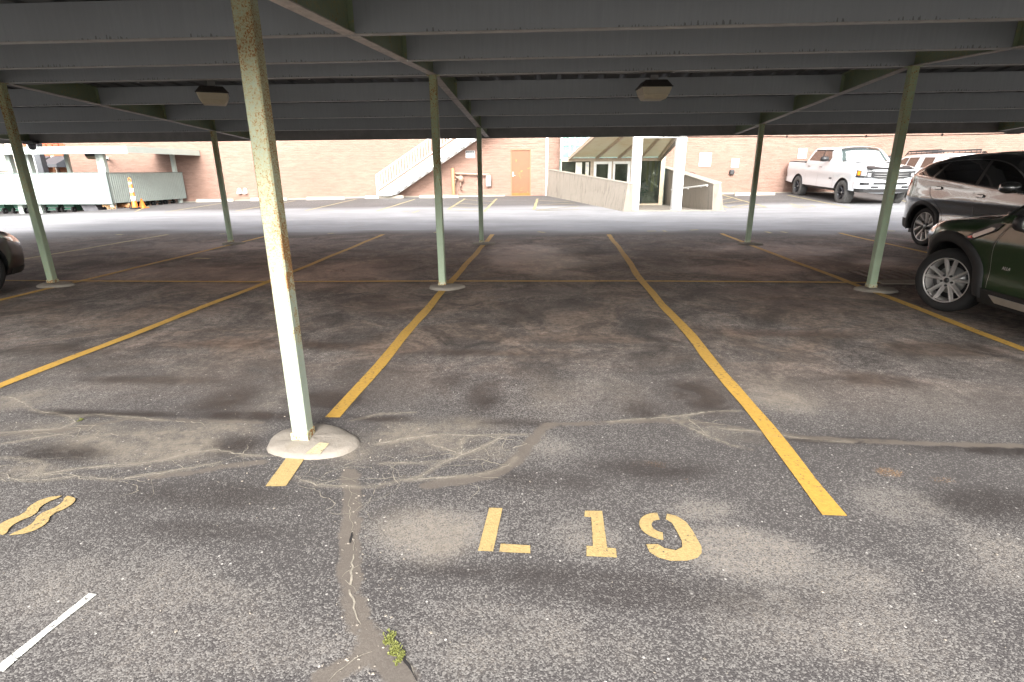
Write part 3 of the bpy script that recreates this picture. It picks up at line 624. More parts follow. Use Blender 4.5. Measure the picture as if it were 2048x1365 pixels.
# wheelchair symbol sprayed in the far accessible stall
hc = [((1580, 408), (1592, 411)), ((1592, 411), (1606, 414)), ((1606, 414), (1622, 414)), ((1583, 413), (1600, 416)), ((1600, 416), (1616, 417)), ((1598, 409), (1612, 409)), ((1622, 411), (1630, 414))]
for a, b in hc: paint('accessible_symbol_stroke', [G(*a), G(*b)], .08, 'yellow_old')

# ================================================================== CARPORT
XB = [-12.46, -6.93, -1.39, 4.15, 9.69, 15.23]; YR = 7.16; SL = .064; X0R, X1R = -13.9, 16.9; Y0R, Y1R = 1.16, 13.16
def zb(y): return 2.60-SL*abs(y-YR)          # underside of beams and purlins
carport = thing('carport', (-1.39, 7.16, 0), 'long low steel carport with rusty pale green posts and dark ribbed roof', 'carport')
PH = .25
def slope_box(mb, x0, x1, ya, yb, dz0, dz1):
    a, b = zb(ya), zb(yb)
    mb.hexa([(x0, ya, a+dz0), (x1, ya, a+dz0), (x1, yb, b+dz0), (x0, yb, b+dz0)], [(x0, ya, a+dz1), (x1, ya, a+dz1), (x1, yb, b+dz1), (x0, yb, b+dz1)])
for i, xb in enumerate(XB):
    mb = MB()
    for ya, yb in ((Y0R, YR-.001), (YR+.001, Y1R)):
        slope_box(mb, xb-.004, xb+.004, ya, yb, .008, PH-.008); slope_box(mb, xb-.05, xb+.05, ya, yb, PH-.008, PH-.001)
    bm_ = mb.build('beam', 'beam', carport)
    mb = MB()
    for ya, yb in ((Y0R, YR-.001), (YR+.001, Y1R)): slope_box(mb, xb-.048, xb+.048, ya, yb, 0, .0075)
    mb.build('bottom_flange', 'flange', bm_)
    # stiffener clips where purlins meet the web
    mb = MB()
    for k in range(-4, 5):
        y = YR+1.5*k
        if abs(k) < 4:
            for sx in (-1, 1): mb = MB(); mb.box(xb+sx*.006, xb+sx*.046, y-.022, y-.016, zb(y)+.012, zb(y)+PH-.02); mb.build('clip', 'beam', bm_)
edges = [X0R]+XB+[X1R]
for k in range(-3, 4):
    y = YR+1.5*k-(.06 if k == 0 else 0)
    for a, b in zip(edges[:-1], edges[1:]):
        x0 = a+(.006 if a != X0R else 0); x1 = b-(.006 if b != X1R else 0); z = zb(y)
        mb = MB(); mb.box(x0, x1, y, y+.004, z+.004, z+PH-.004); mb.box(x0, x1, y+.004, y+.06, z+PH-.010, z+PH-.004)
        p = mb.build('purlin', 'purlin', carport, origin=(0, y, z))
        mb = MB(); mb.box(x0, x1, y-.002, y+.058, z, z+.0038); mb.box(x0, x1, y-.005, y-.002, z, z+.006); mb.build('bottom_lip', 'lip', p)
# roof sheet: trapezoid ribs running across the slope
mb = MB(); xs_ = []
x = X0R
while x < X1R: xs_ += [(x, 0), (x+.20, 0), (x+.225, .03), (x+.275, .03)]; x += .30
xs_.append((X1R, 0))
for ya, yb in ((Y0R-.12, YR), (YR, Y1R+.10)):
    vs = []; n = len(xs_)
    for y in (ya, yb): vs += [(x, y, zb(y)+PH+.002+h) for x, h in xs_]
    mb.add(vs, [(i, i+1, n+i+1, n+i) for i in range(n-1)])
    mb.add([(v[0], v[1], v[2]+.012) for v in vs], [(i, i+1, n+i+1, n+i) for i in range(n-1)])
mb.build('roof_sheet', 'deck', carport)
for y in (Y0R, Y1R):
    s = 1 if y > YR else -1
    mb = MB(); mb.box(X0R-.02, X1R+.02, y-.006, y+.006, zb(y)-.02, zb(y)+PH+.05); mb.box(X0R-.02, X1R+.02, y+s*.007, y+s*.09, zb(y)+PH-.02, zb(y)+PH+.0)
    mb.box(X0R-.02, X1R+.02, y-s*.05, y-s*.007, zb(y)-.02, zb(y)-.012)
    mb.build('fascia', 'fascia', carport)
mb = MB()
for a in (X0R-.012, X1R+.012):
    for ya, yb in ((Y0R, YR-.001), (YR+.001, Y1R)): slope_box(mb, a-.005, a+.005, ya, yb, -.0, PH+.05)
mb.build('end_trim', 'fascia', carport)

def footing(cx, cy, rx, ry, par, seed):
    r_ = random.Random(seed); n = 28; mb = MB(); vs = []
    ph = [r_.uniform(0, 6.28) for _ in range(3)]
    for ring, (k, h) in enumerate(((1., .0), (.97, .018), (.88, .030), (.5, .040), (.0, .042))):
        for i in range(n):
            a = 2*math.pi*i/n; q = 1+.08*math.sin(2*a+ph[0])+.05*math.sin(3*a+ph[1])+.02*math.sin(7*a+ph[2])
            vs.append((cx+rx*k*(q+r_.uniform(-.012, .012))*math.cos(a), cy+ry*k*(q+r_.uniform(-.012, .012))*math.sin(a), h+.002*math.sin(5*a)+(r_.uniform(-.002, .002) if ring < 4 else 0)))
    fs = [(r*n+i, r*n+(i+1) % n, (r+1)*n+(i+1) % n, (r+1)*n+i) for r in range(4) for i in range(n)]
    mb.add(vs, fs, True); return mb.build('footing', 'footing', par)
def column(x, y, ztop, near=False, seed=1):
    s = .045; mb = MB(); c = .008
    oct_ = [(-s+c, -s), (s-c, -s), (s, -s+c), (s, s-c), (s-c, s), (-s+c, s), (-s, s-c), (-s, -s+c)]
    mb.prism([(x+a, y+b) for a, b in oct_], .03, ztop)
    mt = 'rust_near' if near else 'rust'
    col = mb.build('column', mt, carport)
    mb = MB(); mb.box(x-s-.004, x+s+.004, y-s-.004, y+s+.004, .032, .085 if near else .08); mb.build('base_collar', M['rust_base'], col)
    mb = MB(); mb.box(x-.075, x+.075, y-.05, y+.05, ztop-.009, ztop-.001); mb.build('cap_plate', mt, col)
    return col
for (x, y, near) in ((-1.39, 2.74, True), (-1.39, 7.1, False), (-1.39, 11.6, False), (4.15, 7.1, False), (4.15, 11.6, False), (-6.93, 7.1, False), (-6.93, 11.6, False), (9.69, 7.1, False), (9.69, 11.6, False), (-12.46, 7.1, False), (-12.46, 11.6, False), (4.15, 2.74, True), (-6.93, 2.74, True)):
    c = column(x, y, zb(y), near)
    if near and x == -1.39: footing(x+.05, y+.0, .262, .205, c, 9)
    else: footing(x+.06, y-.03, .24, .19, c, int(x*7+y))
# old yellow stripe that ran over the near footing
mb = MB(); mb.add([(-1.30, 2.555, .0345), (-1.22, 2.56, .0345), (-1.205, 2.66, .0445), (-1.265, 2.665, .0445)], [(0, 1, 2, 3)])
tag(mb.build('stripe_trace', m_paint('paint_trace_on_concrete', (.40, .33, .20), .42, 50.)), kind='structure')

# lights hanging under the ridge
def ceiling_light(x, y, z, rz, label):
    t = thing('ceiling_light', (x, y, z), label, 'light fixture', None, rz)
    def frus(mb, a, b, z0, z1, sk=1.):
        mb.hexa([(-a, -a*sk, z0), (a, -a*sk, z0), (a, a*sk, z0), (-a, a*sk, z0)], [(-b, -b*sk, z1), (b, -b*sk, z1), (b, b*sk, z1), (-b, b*sk, z1)])
    mb = MB(); frus(mb, .190, .135, .135, .205, .95); frus(mb, .203, .193, .120, .134, .95); h = mb.build('housing', 'lamp_box', None, .006); h.parent = t
    mb = MB(); frus(mb, .130, .160, -.015, .03, .95); frus(mb, .161, .188, .031, .119, .95); h = mb.build('lens', 'lamp_lens', None, .01); h.parent = t
    mb = MB(); mb.box(-.045, .045, -.03, .03, .206, .275); h = mb.build('junction_box', 'conduit', None, .004); h.parent = t
    return t
ceiling_light(-4.47, 7.62, 2.375, R(28), 'grimy box light with a broad dark hood, hanging left of the rusty near post')
ceiling_light(1.33, 7.62, 2.355, R(4), 'grimy box light hanging squarely under the roof right of centre')
cpts = []
for i in range(120):
    x = -13+i*.25; cpts.append((x, 7.30, zb(7.30)+.03-.012*math.sin(x*1.1)**2+(.01 if abs((x+4.47)) < .3 or abs(x-1.33) < .3 else 0)))
mb = MB(); mb.tube(cpts, .011, 6)
for i in range(4, 118, 9): mb.box(cpts[i][0]-.012, cpts[i][0]+.012, 7.285, 7.315, cpts[i][2]-.016, cpts[i][2]+.02)
tag(mb.build('conduit', 'conduit', origin=(0, 7.3, 2.6)), 'thin grey conduit strapped along the ridge feeding both ceiling lights', 'conduit')
cp = []
for i in range(81):
    x = 1.6+i*.14; s = (x-1.6)%3.1/3.1; cp.append((x, 13.22, 2.215-.055*math.sin(math.pi*min(1, max(0, (x-2.2)/9.0)))-.012*math.sin(math.pi*s)))
mb = MB(); mb.tube(cp, .010, 6)
for x in (2.6, 5.3, 7.0, 8.6): 
    z = float(np.interp(x, [p[0] for p in cp], [p[2] for p in cp])); mb.box(x-.008, x+.008, 13.2, 13.24, z-.02, z+.03)
mb.box(9.9, 10.2, 13.19, 13.25, 2.17, 2.225)
tag(mb.build('hanging_cable', 'cable', origin=(6, 13.22, 2.2)), 'black cable sagging under the far edge of the carport roof', 'cable')
t = thing('dome_camera', (-12.35, 13.05, 2.24), 'dark dome security camera hanging from the far left corner of the carport roof', 'security camera')
mb = MB(); mb.box(-12.47, -12.23, 12.95, 13.14, 2.17, 2.24); mb.build('mount', 'black', t)
mb = MB(); mb.lathe([(.0, -.13), (.05, -.12), (.075, -.08), (.08, -.03), (.085, -.02), (.085, 0), (0, 0)], 20, (-12.35, 13.05, 2.17)); mb.build('dome', 'cart_gr', t)

# drain grate in the asphalt by the right-hand post
g0 = G(1697, 543); g1 = G(1722, 560); gx0, gy1, gy0 = g0.x, g0.y, g1.y-.02; gx1 = gx0+1.25
t = thing('drain_grate', (gx0, gy0, 0), 'rusty iron drain grate set in the ground behind the right-hand post', 'drain grate')
mb = MB()
n = 12
for i in range(n+1):
    y = gy0+(gy1-gy0)*i/n; mb.box(gx0, gx1, y-.008, y+.008, .004, .020)
for i in range(9):
    x = gx0+(gx1-gx0)*i/8; mb.box(x-.014, x+.014, gy0, gy1, .0035, .024)
mb.build('bars', 'grate', t)
mb = MB(); mb.box(gx0-.02, gx1+.02, gy0-.02, gy1+.02, .001, .0034); mb.build('pit', 'pit', t)
mb = MB(); mb.box(gx0-.06, gx1+.06, gy0-.30, gy0-.03, .001, .014); mb.build('concrete_rim', M['ramp'], t)

# ================================================================== STENCILLED STALL NUMBERS
def quad_surf(mb, poly, z=.006):
    n = len(poly); mb.add([(x, y, z) for x, y in poly], [tuple(range(n))])
def arc(cx, cy, rx, ry, a0, a1, n=14): return [(cx+rx*math.cos(R(a0+(a1-a0)*i/n)), cy+ry*math.sin(R(a0+(a1-a0)*i/n))) for i in range(n+1)]
def ring(mb, cx, cy, ro, ri, a0, a1, sy=1., siy=1.):
    o = arc(cx, cy, ro, ro*sy, a0, a1, 20); i = arc(cx, cy, ri, ri*siy, a0, a1, 20)
    n = len(o); mb.add([(x, y, .006) for x, y in o+i], [(k, k+1, n+k+1, n+k) for k in range(n-1)])
b0 = G(955, 1110); 
t = thing('stall_number', (.18, 1.86, 0), 'yellow stencilled L19 painted on the asphalt at the mouth of the middle stall', 'stall number')
yb, yt = 1.855, 2.155
mb = MB(); quad_surf(mb, [(-.268, yb), (-.205, yb), (-.190, yt), (-.252, yt)]); quad_surf(mb, [(-.180, yb-.002), (-.052, yb-.004), (-.054, yb+.045), (-.178, yb+.05)]); mb.build('letter_l', 'stencil', t)
mb = MB(); quad_surf(mb, [(.190, yt), (.184, yt-.045), (.215, yt-.048), (.207, yb+.055), (.180, yb+.055), (.176, yb-.008), (.298, yb-.010), (.300, yb+.045), (.265, yb+.048), (.268, yt+.002)]); mb.build('digit_one', 'stencil', t)
mb = MB()
# 9: split bowl and hooked tail
ring(mb, .520, yt-.095, .098, .045, 92, 262, .98, 1.0)
quad_surf(mb, [(.560, yt-.004), (.60, yt-.018), (.632, yt-.06), (.645, yt-.12), (.655, yb+.075), (.645, yb+.035), (.62, yb+.005), (.575, yb-.014), (.51, yb-.018), (.465, yb-.002), (.435, yb+.03), (.428, yb+.078), (.478, yb+.082), (.50, yb+.058), (.545, yb+.048), (.575, yb+.068), (.583, yb+.11), (.575, yt-.115), (.568, yt-.07), (.546, yt-.045)])
mb.build('digit_nine', 'stencil', t)
t = thing('stall_number', (-1.9, 2.15, 0), 'yellow stencilled figure eight cut off by the left edge of view', 'stall number')
c1, c2 = G(105, 1008), G(35, 1062)
mb = MB(); e = (c1-c2).length
dirv = Vector((.0, 1., 0)); base = G(38, 1046); top = G(108, 1008)
cx = (base.x+top.x)/2
cy0, cy1 = base.y-.0, top.y
for sgn in (1, -1):
    yc = cy0 if sgn < 0 else cy1
cyl_, cyh = 2.055, 2.19
def half8(sg):
    # outer contour of one half of a stencilled figure eight, then the inner contour back
    yb_, yt_ = 1.845, 2.145; h = yt_-yb_; cx = -2.325; o = []
    def ro(t_): return .050+.052*abs(math.sin(math.pi*(t_*2)))**.6*(1 if t_ < .5 else .92)
    n = 24
    out_ = [(cx+sg*max(.016, (.102 if k/n < .5 else .094)*math.sqrt(max(0, 1-abs(((k/n*2) % 1 if k < n else 1)*2-1)**2.4))**.9 if .04 < k/n < .96 else .016) if not (.44 < k/n < .56) else cx+sg*.074, yb_+h*k/n) for k in range(n+1)]
    inn_ = [(cx+sg*(.014 if not (.15 < (k/n*2 % 1) < .85) else .014+.024*math.sin(math.pi*((k/n*2 % 1)-.15)/.7)**.7), yb_+h*k/n) for k in range(n+1)]
    mb.add([(x, y, .006) for x, y in out_+inn_], [(k, k+1, n+1+k+1, n+1+k) for k in range(n)])
half8(1); half8(-1)
mb.build('digit_eight', 'stencil', t)
# weeds growing out of the crack in the foreground
def weed(px, py, n, h, label):
    p = G(px, py); t = thing('weed', p, label, 'weed'); mb = MB(); ms = MB()
    for k in range(n):
        a = random.uniform(0, 6.28); r = random.uniform(.0, h*.55)
        q = p+Vector((math.cos(a)*r*.6, math.sin(a)*r*1.2, 0)); hh = random.uniform(.2, .9)*h*.6; tip = q+Vector((random.uniform(-.3, .3)*h, random.uniform(-.3, .3)*h, hh))
        ms.bar(q, tip, .0012, .0012)
        for j in range(5):
            c = q.lerp(tip, .3+.7*j/4); b = random.uniform(0, 6.28); l = random.uniform(.004, .0085); d = Vector((math.cos(b), math.sin(b), random.uniform(-.1, .6)))*l; s = Vector((-d.y, d.x, .0))*.45
            mb.add([c, c+d*.5+s, c+d, c+d*.5-s], [(0, 1, 2, 3)])
    mb.build('leaves', 'leaf', t); ms.build('stems', 'leaf', t)
weed(779, 1282, 46, .045, 'tuft of yellow-green weeds in the crack, the one farthest up it')
weed(791, 1303, 60, .042, 'largest tuft of weeds halfway along the crack at the bottom of the photo')
weed(801, 1319, 34, .032, 'bright small tuft of weeds nearest the open crack')
weed(160, 842, 16, .03, 'single tiny green weed in the cracked asphalt at the left')

# loose grit and dry scraps gathered round the footing and along the cracks
r_ = random.Random(12); mb = MB()
for k in range(420):
    if k < 200: px, py = r_.gauss(620, 230), r_.gauss(900, 55)
    elif k < 300: px, py = r_.gauss(720, 45), r_.uniform(960, 1350)
    else: px, py = r_.uniform(0, 2048), r_.uniform(700, 1350)
    if py < 640: continue
    q = G(px, py); a = r_.uniform(0, 6.28); l = r_.choice((.002, .0025, .003, .004, .006)); b_ = l*r_.uniform(.4, .9); h = l*r_.uniform(.3, .7); ca, sa = math.cos(a), math.sin(a)
    c4 = [(q.x+ca*l*i-sa*b_*j, q.y+sa*l*i+ca*b_*j) for i, j in ((-1, -.6), (.8, -1), (1, .7), (-.7, 1))]
    mb.hexa([(x, y, .001) for x, y in c4], [(q.x+(x-q.x)*.6, q.y+(y-q.y)*.6, .001+h) for x, y in c4])
tag(mb.build('grit', 'grit'), 'scattered pale grit and crumbs of asphalt lying on the ground around the near post', 'grit', kind='stuff')

# ================================================================== BRICK BUILDING
WY = 26.5
bld = thing('brick_building', (0, WY, .3), 'long salmon-painted brick building closing the far side of the parking lot', 'building')
DX0, DX1, DZ0, DZ1 = -1.73, -.78, .33, 2.42
mb = MB()
mb.box(-23.4, DX0, WY, WY+8, -.6, 9); mb.box(DX1, 34, WY, WY+8, -.6, 9); mb.box(DX0, DX1, WY, WY+8, DZ1, 9); mb.box(DX0, DX1, WY+.14, WY+8, -.6, DZ1)
mb.build('wall', 'brick', bld)
mb = MB(); mb.box(-23.5, 34.1, WY-.12, WY+8.1, 9.001, 9.2); mb.build('roof', 'stone', bld)
# corbel patch over the door, pilaster joint
mb = MB(); mb.box(-2.1, -.45, WY-.012, WY-.001, 2.66, 2.76); mb.build('lintel', 'brick', bld)
mb = MB(); 
mb.box(DX0+.001, DX0+.05, WY+.01, WY+.135, DZ0, DZ1-.001); mb.box(DX1-.05, DX1-.001, WY+.01, WY+.135, DZ0, DZ1-.001); mb.box(DX0+.051, DX1-.051, WY+.01, WY+.135, DZ1-.05, DZ1-.001)
fr = mb.build('door_frame', 'door_frame', bld)
mb = MB(); mb.box(DX0+.052, DX1-.052, WY+.06, WY+.10, DZ0+.14, DZ1-.052); dr = mb.build('door', 'door', bld, .004)
mb = MB(); mb.box(DX0+.052, DX1-.052, WY+.058, WY+.10, DZ0, DZ0+.138); mb.build('kick_plate', 'door_low', dr)
mb = MB(); mb.box(DX0+.08, DX0+.15, WY+.045, WY+.058, 1.18, 1.38); mb.lathe([(0, -.07), (.03, -.06), (.032, -.03), (.014, -.02), (.014, 0)], 12, (0, 0, 0)); 
mb = MB(); mb.box(DX0+.08, DX0+.14, WY+.045, WY+.059, 1.20, 1.42); mb.tube([(DX0+.11, WY+.045, 1.26), (DX0+.11, WY-.02, 1.26)], .018, 8); mb.tube([(DX0+.11, WY-.02, 1.26), (DX0+.23, WY-.02, 1.25)], .012, 8); mb.build('handle', 'metal', dr)
mb = MB(); mb.box(DX0-.05, DX1+.05, WY-.10, WY+.05, DZ0-.05, DZ0+.012); mb.build('threshold', 'pipe_or', bld)

# downspout
t = thing('downspout', (-.045, WY-.06, .3), 'white square downspout running down the brick wall beside the ramp', 'downspout')
mb = MB(); mb.box(-.095, .005, WY-.11, WY-.01, .30, 8.6)
mb.build('pipe', 'white', t)
mb = MB(); [mb.box(-.11, .02, WY-.12, WY-.001, z, z+.03) for z in (.9, 2.6, 4.4, 6.6)]; mb.build('bracket', 'white', t)

# outside stair
SY = 25.45
def S(px, py): p = P(px, py, SY); return (p.x, p.z)
stair = thing('outside_stair', (P(757, 392, SY).x, SY, .3), 'white steel staircase climbing the brick wall from left to right', 'staircase')
a0, a1 = S(782, 392), S(873, 330); sl = (a1[1]-a0[1])/(a1[0]-a0[0]); xe = -1.7
u0, u1 = S(763, 381), S(871, 307); sl2 = sl
poly = [S(756, 392), a0, (xe, a0[1]+sl*(xe-a0[0])), (xe, u0[1]+sl2*(xe-u0[0])), u0, S(756, 386)]
for i, y in enumerate((SY, SY+.92)):
    mb = MB(); mb.prism(poly, y, y+.03, 'xz'); s_ = mb.build('stringer', 'white', stair)
    mb = MB()
    for k in range(2): mb.bar((a0[0]+.03, y-.012+.05*k, a0[1]+.03), (xe, y-.012+.05*k, a0[1]+sl*(xe-a0[0])+.03), .02, .03)
    mb.build('edge_flange', 'white', s_)
nst = 17
for k in range(nst):
    x = u0[0]+(xe-u0[0])*(k+.5)/nst; z = a0[1]+sl*(x-a0[0])+.16
    mb = MB(); mb.box(x-.13, x+.13, SY+.031, SY+.919, z-.02, z+.015); mb.build('tread', 'white', stair)
r0, r1 = S(752, 351), S(856, 279); b0_, b1_ = S(756, 379.5), S(870, 301)
zr = lambda x: r0[1]+(r1[1]-r0[1])/(r1[0]-r0[0])*(x-r0[0]); zbm = lambda x: b0_[1]+(b1_[1]-b0_[1])/(b1_[0]-b0_[0])*(x-b0_[0])
mb = MB(); mb.bar((r0[0], SY+.015, zr(r0[0])), (xe, SY+.015, zr(xe)), .045, .045); mb.build('handrail', 'white', stair)
mb = MB(); mb.bar((b0_[0], SY+.015, zbm(b0_[0])), (xe, SY+.015, zbm(xe)), .035, .035); mb.build('bottom_rail', 'white', stair)
mb = MB(); mb.box(r0[0]-.025, r0[0]+.025, SY-.01, SY+.04, .30, zr(r0[0])); mb.build('newel_post', 'white', stair)
x = r0[0]+.13; k = 0
while x < xe-.05:
    w_ = .012 if k % 12 else .022
    mb = MB(); mb.box(x-w_, x+w_, SY+.015-w_, SY+.015+w_, zbm(x)+.012, zr(x)-.02); mb.build('baluster', 'white', stair); x += .128; k += 1
mb = MB(); mb.box(P(905, 308, SY).x, xe, SY-.02, SY-.004, 0, .01)

# bollard and gas meter
t = thing('bollard', (-4.38, 26.05, .31), 'faded orange pipe bollard guarding the gas meter below the stairs', 'bollard')
mb = MB(); mb.lathe([(.075, 0), (.075, 1.27), (.06, 1.30), (0, 1.31)], 20, (-4.38, 26.05, .31)); mb.build('post', 'pipe_or', t)
t = thing('gas_meter', (-3.6, 26.3, .8), 'salmon-painted gas meter with its pipes along the brick wall behind the orange bollard', 'gas meter')
def W_(px, py, y=26.33): p = P(px, py, y); return (p.x, y, p.z)
mb = MB(); mb.tube([W_(906, 347), W_(975, 350)], .045, 10); mb.tube([W_(921, 350), W_(921, 372)], .04, 10); mb.tube([W_(905, 350), W_(915, 356), W_(921, 358)], .04, 10)
mb.tube([W_(922, 372), W_(922, 380), W_(927, 381)], .03, 8); mb.build('pipes', 'pipe', t)
c = W_(922, 358, 26.24); mb = MB(); mb.lathe([(0, -.1), (.11, -.1), (.14, -.06), (.14, .06), (.11, .1), (0, .1)], 20, c, 'x'); c = W_(909, 358, 26.24)
mb.lathe([(0, -.06), (.08, -.05), (.09, .05), (0, .06)], 16, (c[0], c[1], c[2]-.05)); mb.build('meter_body', 'pipe', t)
mb = MB(); c = W_(909, 366, 26.24); mb.lathe([(0, -.06), (.07, -.05), (.07, .05), (0, .06)], 12, c); mb.box(c[0]+.15, c[0]+.35, 26.3, 26.36, c[2]+.25, c[2]+.30); mb.build('regulator', 'pipe', t)
t = thing('wall_box', (-2.75, 26.4, 1.), 'small grey utility box with bent cable on wall left of orange door', 'utility box')
p0, p1 = W_(972, 352), W_(982, 373); mb = MB(); mb.box(p0[0], p1[0], 26.28, 26.49, p1[2], p0[2]); mb.build('box', 'metal', t, .01)
mb = MB(); mb.tube([(p0[0]-.1, 26.42, p0[2]+.05), (p0[0]+.02, 26.3, p0[2]+.10), (p1[0]+.03, 26.35, p0[2]+.02), (p1[0]+.06, 26.4, p1[2]-.05)], .02, 6); mb.build('conduit', 'pipe', t)
for i, (a, b, lab) in enumerate(((472, 481, 'left one of the two white dryer vent caps low on the brick wall'), (484, 492, 'right one of the two white dryer vent caps low on the brick wall'))):
    p0, p1 = W_(a, 377), W_(b, 388); t = thing('vent_cap', ((p0[0]+p1[0])/2, 26.5, p1[2]), lab, 'vent', 'vent caps on the wall')
    w2 = (p1[0]-p0[0])/2; cx = (p0[0]+p1[0])/2; mb = MB()
    mb.add([(cx-w2, 26.499, p1[2]), (cx+w2, 26.499, p1[2]), (cx+w2, 26.3, p1[2]), (cx-w2, 26.3, p1[2]), (cx-w2*.7, 26.499, p0[2]), (cx+w2*.7, 26.499, p0[2]), (cx+w2*.6, 26.42, p0[2]), (cx-w2*.6, 26.42, p0[2])],
           [(0, 1, 2, 3), (4, 5, 6, 7), (0, 1, 5, 4), (2, 3, 7, 6), (1, 2, 6, 5), (3, 0, 4, 7)]); mb.build('hood', 'white', t, .01)

# signs
def sign(px0, py0, px1, py1, label, y=26.47):
    a, b = P(px0, py0, y), P(px1, py1, y)
    t = thing('wall_sign', ((a.x+b.x)/2, y, b.z), label, 'sign'); mb = MB(); mb.box(a.x, b.x, y, y+.02, b.z, a.z); mb.build('panel', 'sign', t, .004)
    return t, a.x, b.x, b.z, a.z
t, xa, xb_, za, zt = sign(931, 302, 950, 316, 'small white reserved parking sign with a black heading band beside the stairs')
h = zt-za; wd = xb_-xa; cx = (xa+xb_)/2
mb = MB(); mb.box(xa+.02, xb_-.02, 26.464, 26.469, zt-.105, zt-.012); mb.build('heading_band', 'sign_black', t)
text_mesh('heading', 'RESERVED', .078, 'sign', t, (cx, 26.462, zt-.088)); text_mesh('line', 'PARKING', .062, 'sign_black', t, (cx, 26.468, zt-.18)); text_mesh('line', '8AM TO 5PM', .055, 'sign_black', t, (cx, 26.468, zt-.26))
t, xa, xb_, za, zt = sign(1400, 306, 1421, 333, 'largest blank-looking white notice on the brick wall right of the ramp')
cx = (xa+xb_)/2
mb = MB(); mb.box(xa+.09, xb_-.09, 26.465, 26.469, zt-.11, zt-.10); mb.box(xa+.13, xb_-.13, 26.465, 26.469, zt-.27, zt-.262); mb.build('faint_rule', M['cone_w'], t)
t, xa, xb_, za, zt = sign(1464, 318, 1477, 335, 'white accessible parking sign with a blue wheelchair square')
cx = (xa+xb_)/2; zc = za+.13
mb = MB(); mb.box(cx-.07, cx+.07, 26.464, 26.469, zc-.07, zc+.07); sq = mb.build('symbol_square', 'sign_blue', t)
mb = MB(); mb.lathe([(.030, 26.4600), (.038, 26.4600)], 16, (0, 0, 0)) ; mb = MB()
def flat_ring(mb, cx, cz, ro, ri, y, n=18):
    mb.add([(cx+r*math.cos(6.2832*k/n), y, cz+r*math.sin(6.2832*k/n)) for r in (ro, ri) for k in range(n)], [(k, (k+1) % n, n+(k+1) % n, n+k) for k in range(n)])
flat_ring(mb, cx-.008, zc-.02, .038, .026, 26.461); flat_ring(mb, cx-.01, zc+.052, .012, .001, 26.461)
mb.box(cx-.014, cx-.004, 26.460, 26.462, zc-.01, zc+.04); mb.box(cx-.004, cx+.03, 26.460, 26.462, zc-.012, zc-.002); mb.build('wheelchair_symbol', 'sign', sq)
text_mesh('line', 'PARKING', .05, 'sign_blue', t, (cx, 26.468, zt-.10))
t, xa, xb_, za, zt = sign(1598, 297, 1612, 317, 'plain white notice high on the wall behind the bed of the pickup')
mb = MB(); flat_ring(mb, (xa+xb_)/2, (za+zt)/2, .03, .012, 26.468); mb.build('faint_mark', M['metal'], t)
t = thing('card_reader', (8.4, 26.4, 1.22), 'dark rounded box light on the wall under the wheelchair sign', 'wall light')
p0, p1 = W_(1461, 340), W_(1469, 350); mb = MB(); mb.box(p0[0], p1[0], 26.34, 26.49, p1[2], p0[2]); mb.build('cover', 'black', t, .04)

# wheel stops
for i, (a, b, y, lab) in enumerate(((391, 467, 404.5, 'first concrete wheel stop from the left, below the vent caps'), (500, 575, 402, 'concrete wheel stop partly hidden behind the near rusty post'), (612, 690, 400, 'concrete wheel stop midway between the near post and the foot of the stairs'),
        (729, 807, 397.5, 'concrete wheel stop at the foot of the stairs'), (838, 917, 396.5, 'concrete wheel stop in front of the orange bollard'), (1470, 1551, 391.5, 'concrete wheel stop under the wheelchair sign, right of the ramp'))):
    ga, gb = G(a, y), G(b, y); yy = min(25.9, (ga.y+gb.y)/2); xa, xb_ = P(a, y, yy).x, P(b, y, yy).x; z = gz((xa+xb_)/2, yy)-.03
    t = thing('wheel_stop', ((xa+xb_)/2, yy, z), lab, 'wheel stop', 'concrete wheel stops along the brick wall')
    mb = MB(); mb.hexa([(xa, yy, z), (xb_, yy, z), (xb_, yy+.17, z), (xa, yy+.17, z)], [(xa+.02, yy+.035, z+.16), (xb_-.02, yy+.035, z+.16), (xb_-.02, yy+.135, z+.16), (xa+.02, yy+.135, z+.16)])
    mb.build('block', 'kerb', t, .012)
# low concrete footing strip along the wall foot
mb = MB(); mb.box(-18.2, DX0-.1, WY-.10, WY-.001, -.2, .36)
mb2 = MB()
for a, b in ((-18.2, -9), (-9, -2)):
    za, zb_ = gz(a, WY, False)+.03, gz(b, WY, False)+.03
    mb2.hexa([(a, WY-.22, za-.3), (b, WY-.22, zb_-.3), (b, WY-.002, zb_-.3), (a, WY-.002, za-.3)], [(a, WY-.22, za), (b, WY-.22, zb_), (b, WY-.002, zb_+.02), (a, WY-.002, za+.02)])
mb2.hexa([(6.4, WY-.3, .1), (34, WY-.3, .1), (34, WY-.002, .1), (6.4, WY-.002, .1)], [(6.4, WY-.3, gz(7, WY, False)+.03), (34, WY-.3, gz(34, WY, False)+.03), (34, WY-.002, gz(34, WY, False)+.05), (6.4, WY-.002, gz(7, WY, False)+.05)])
tag(mb2.build('wall_apron', 'kerb'), kind='structure')
mb = MB()

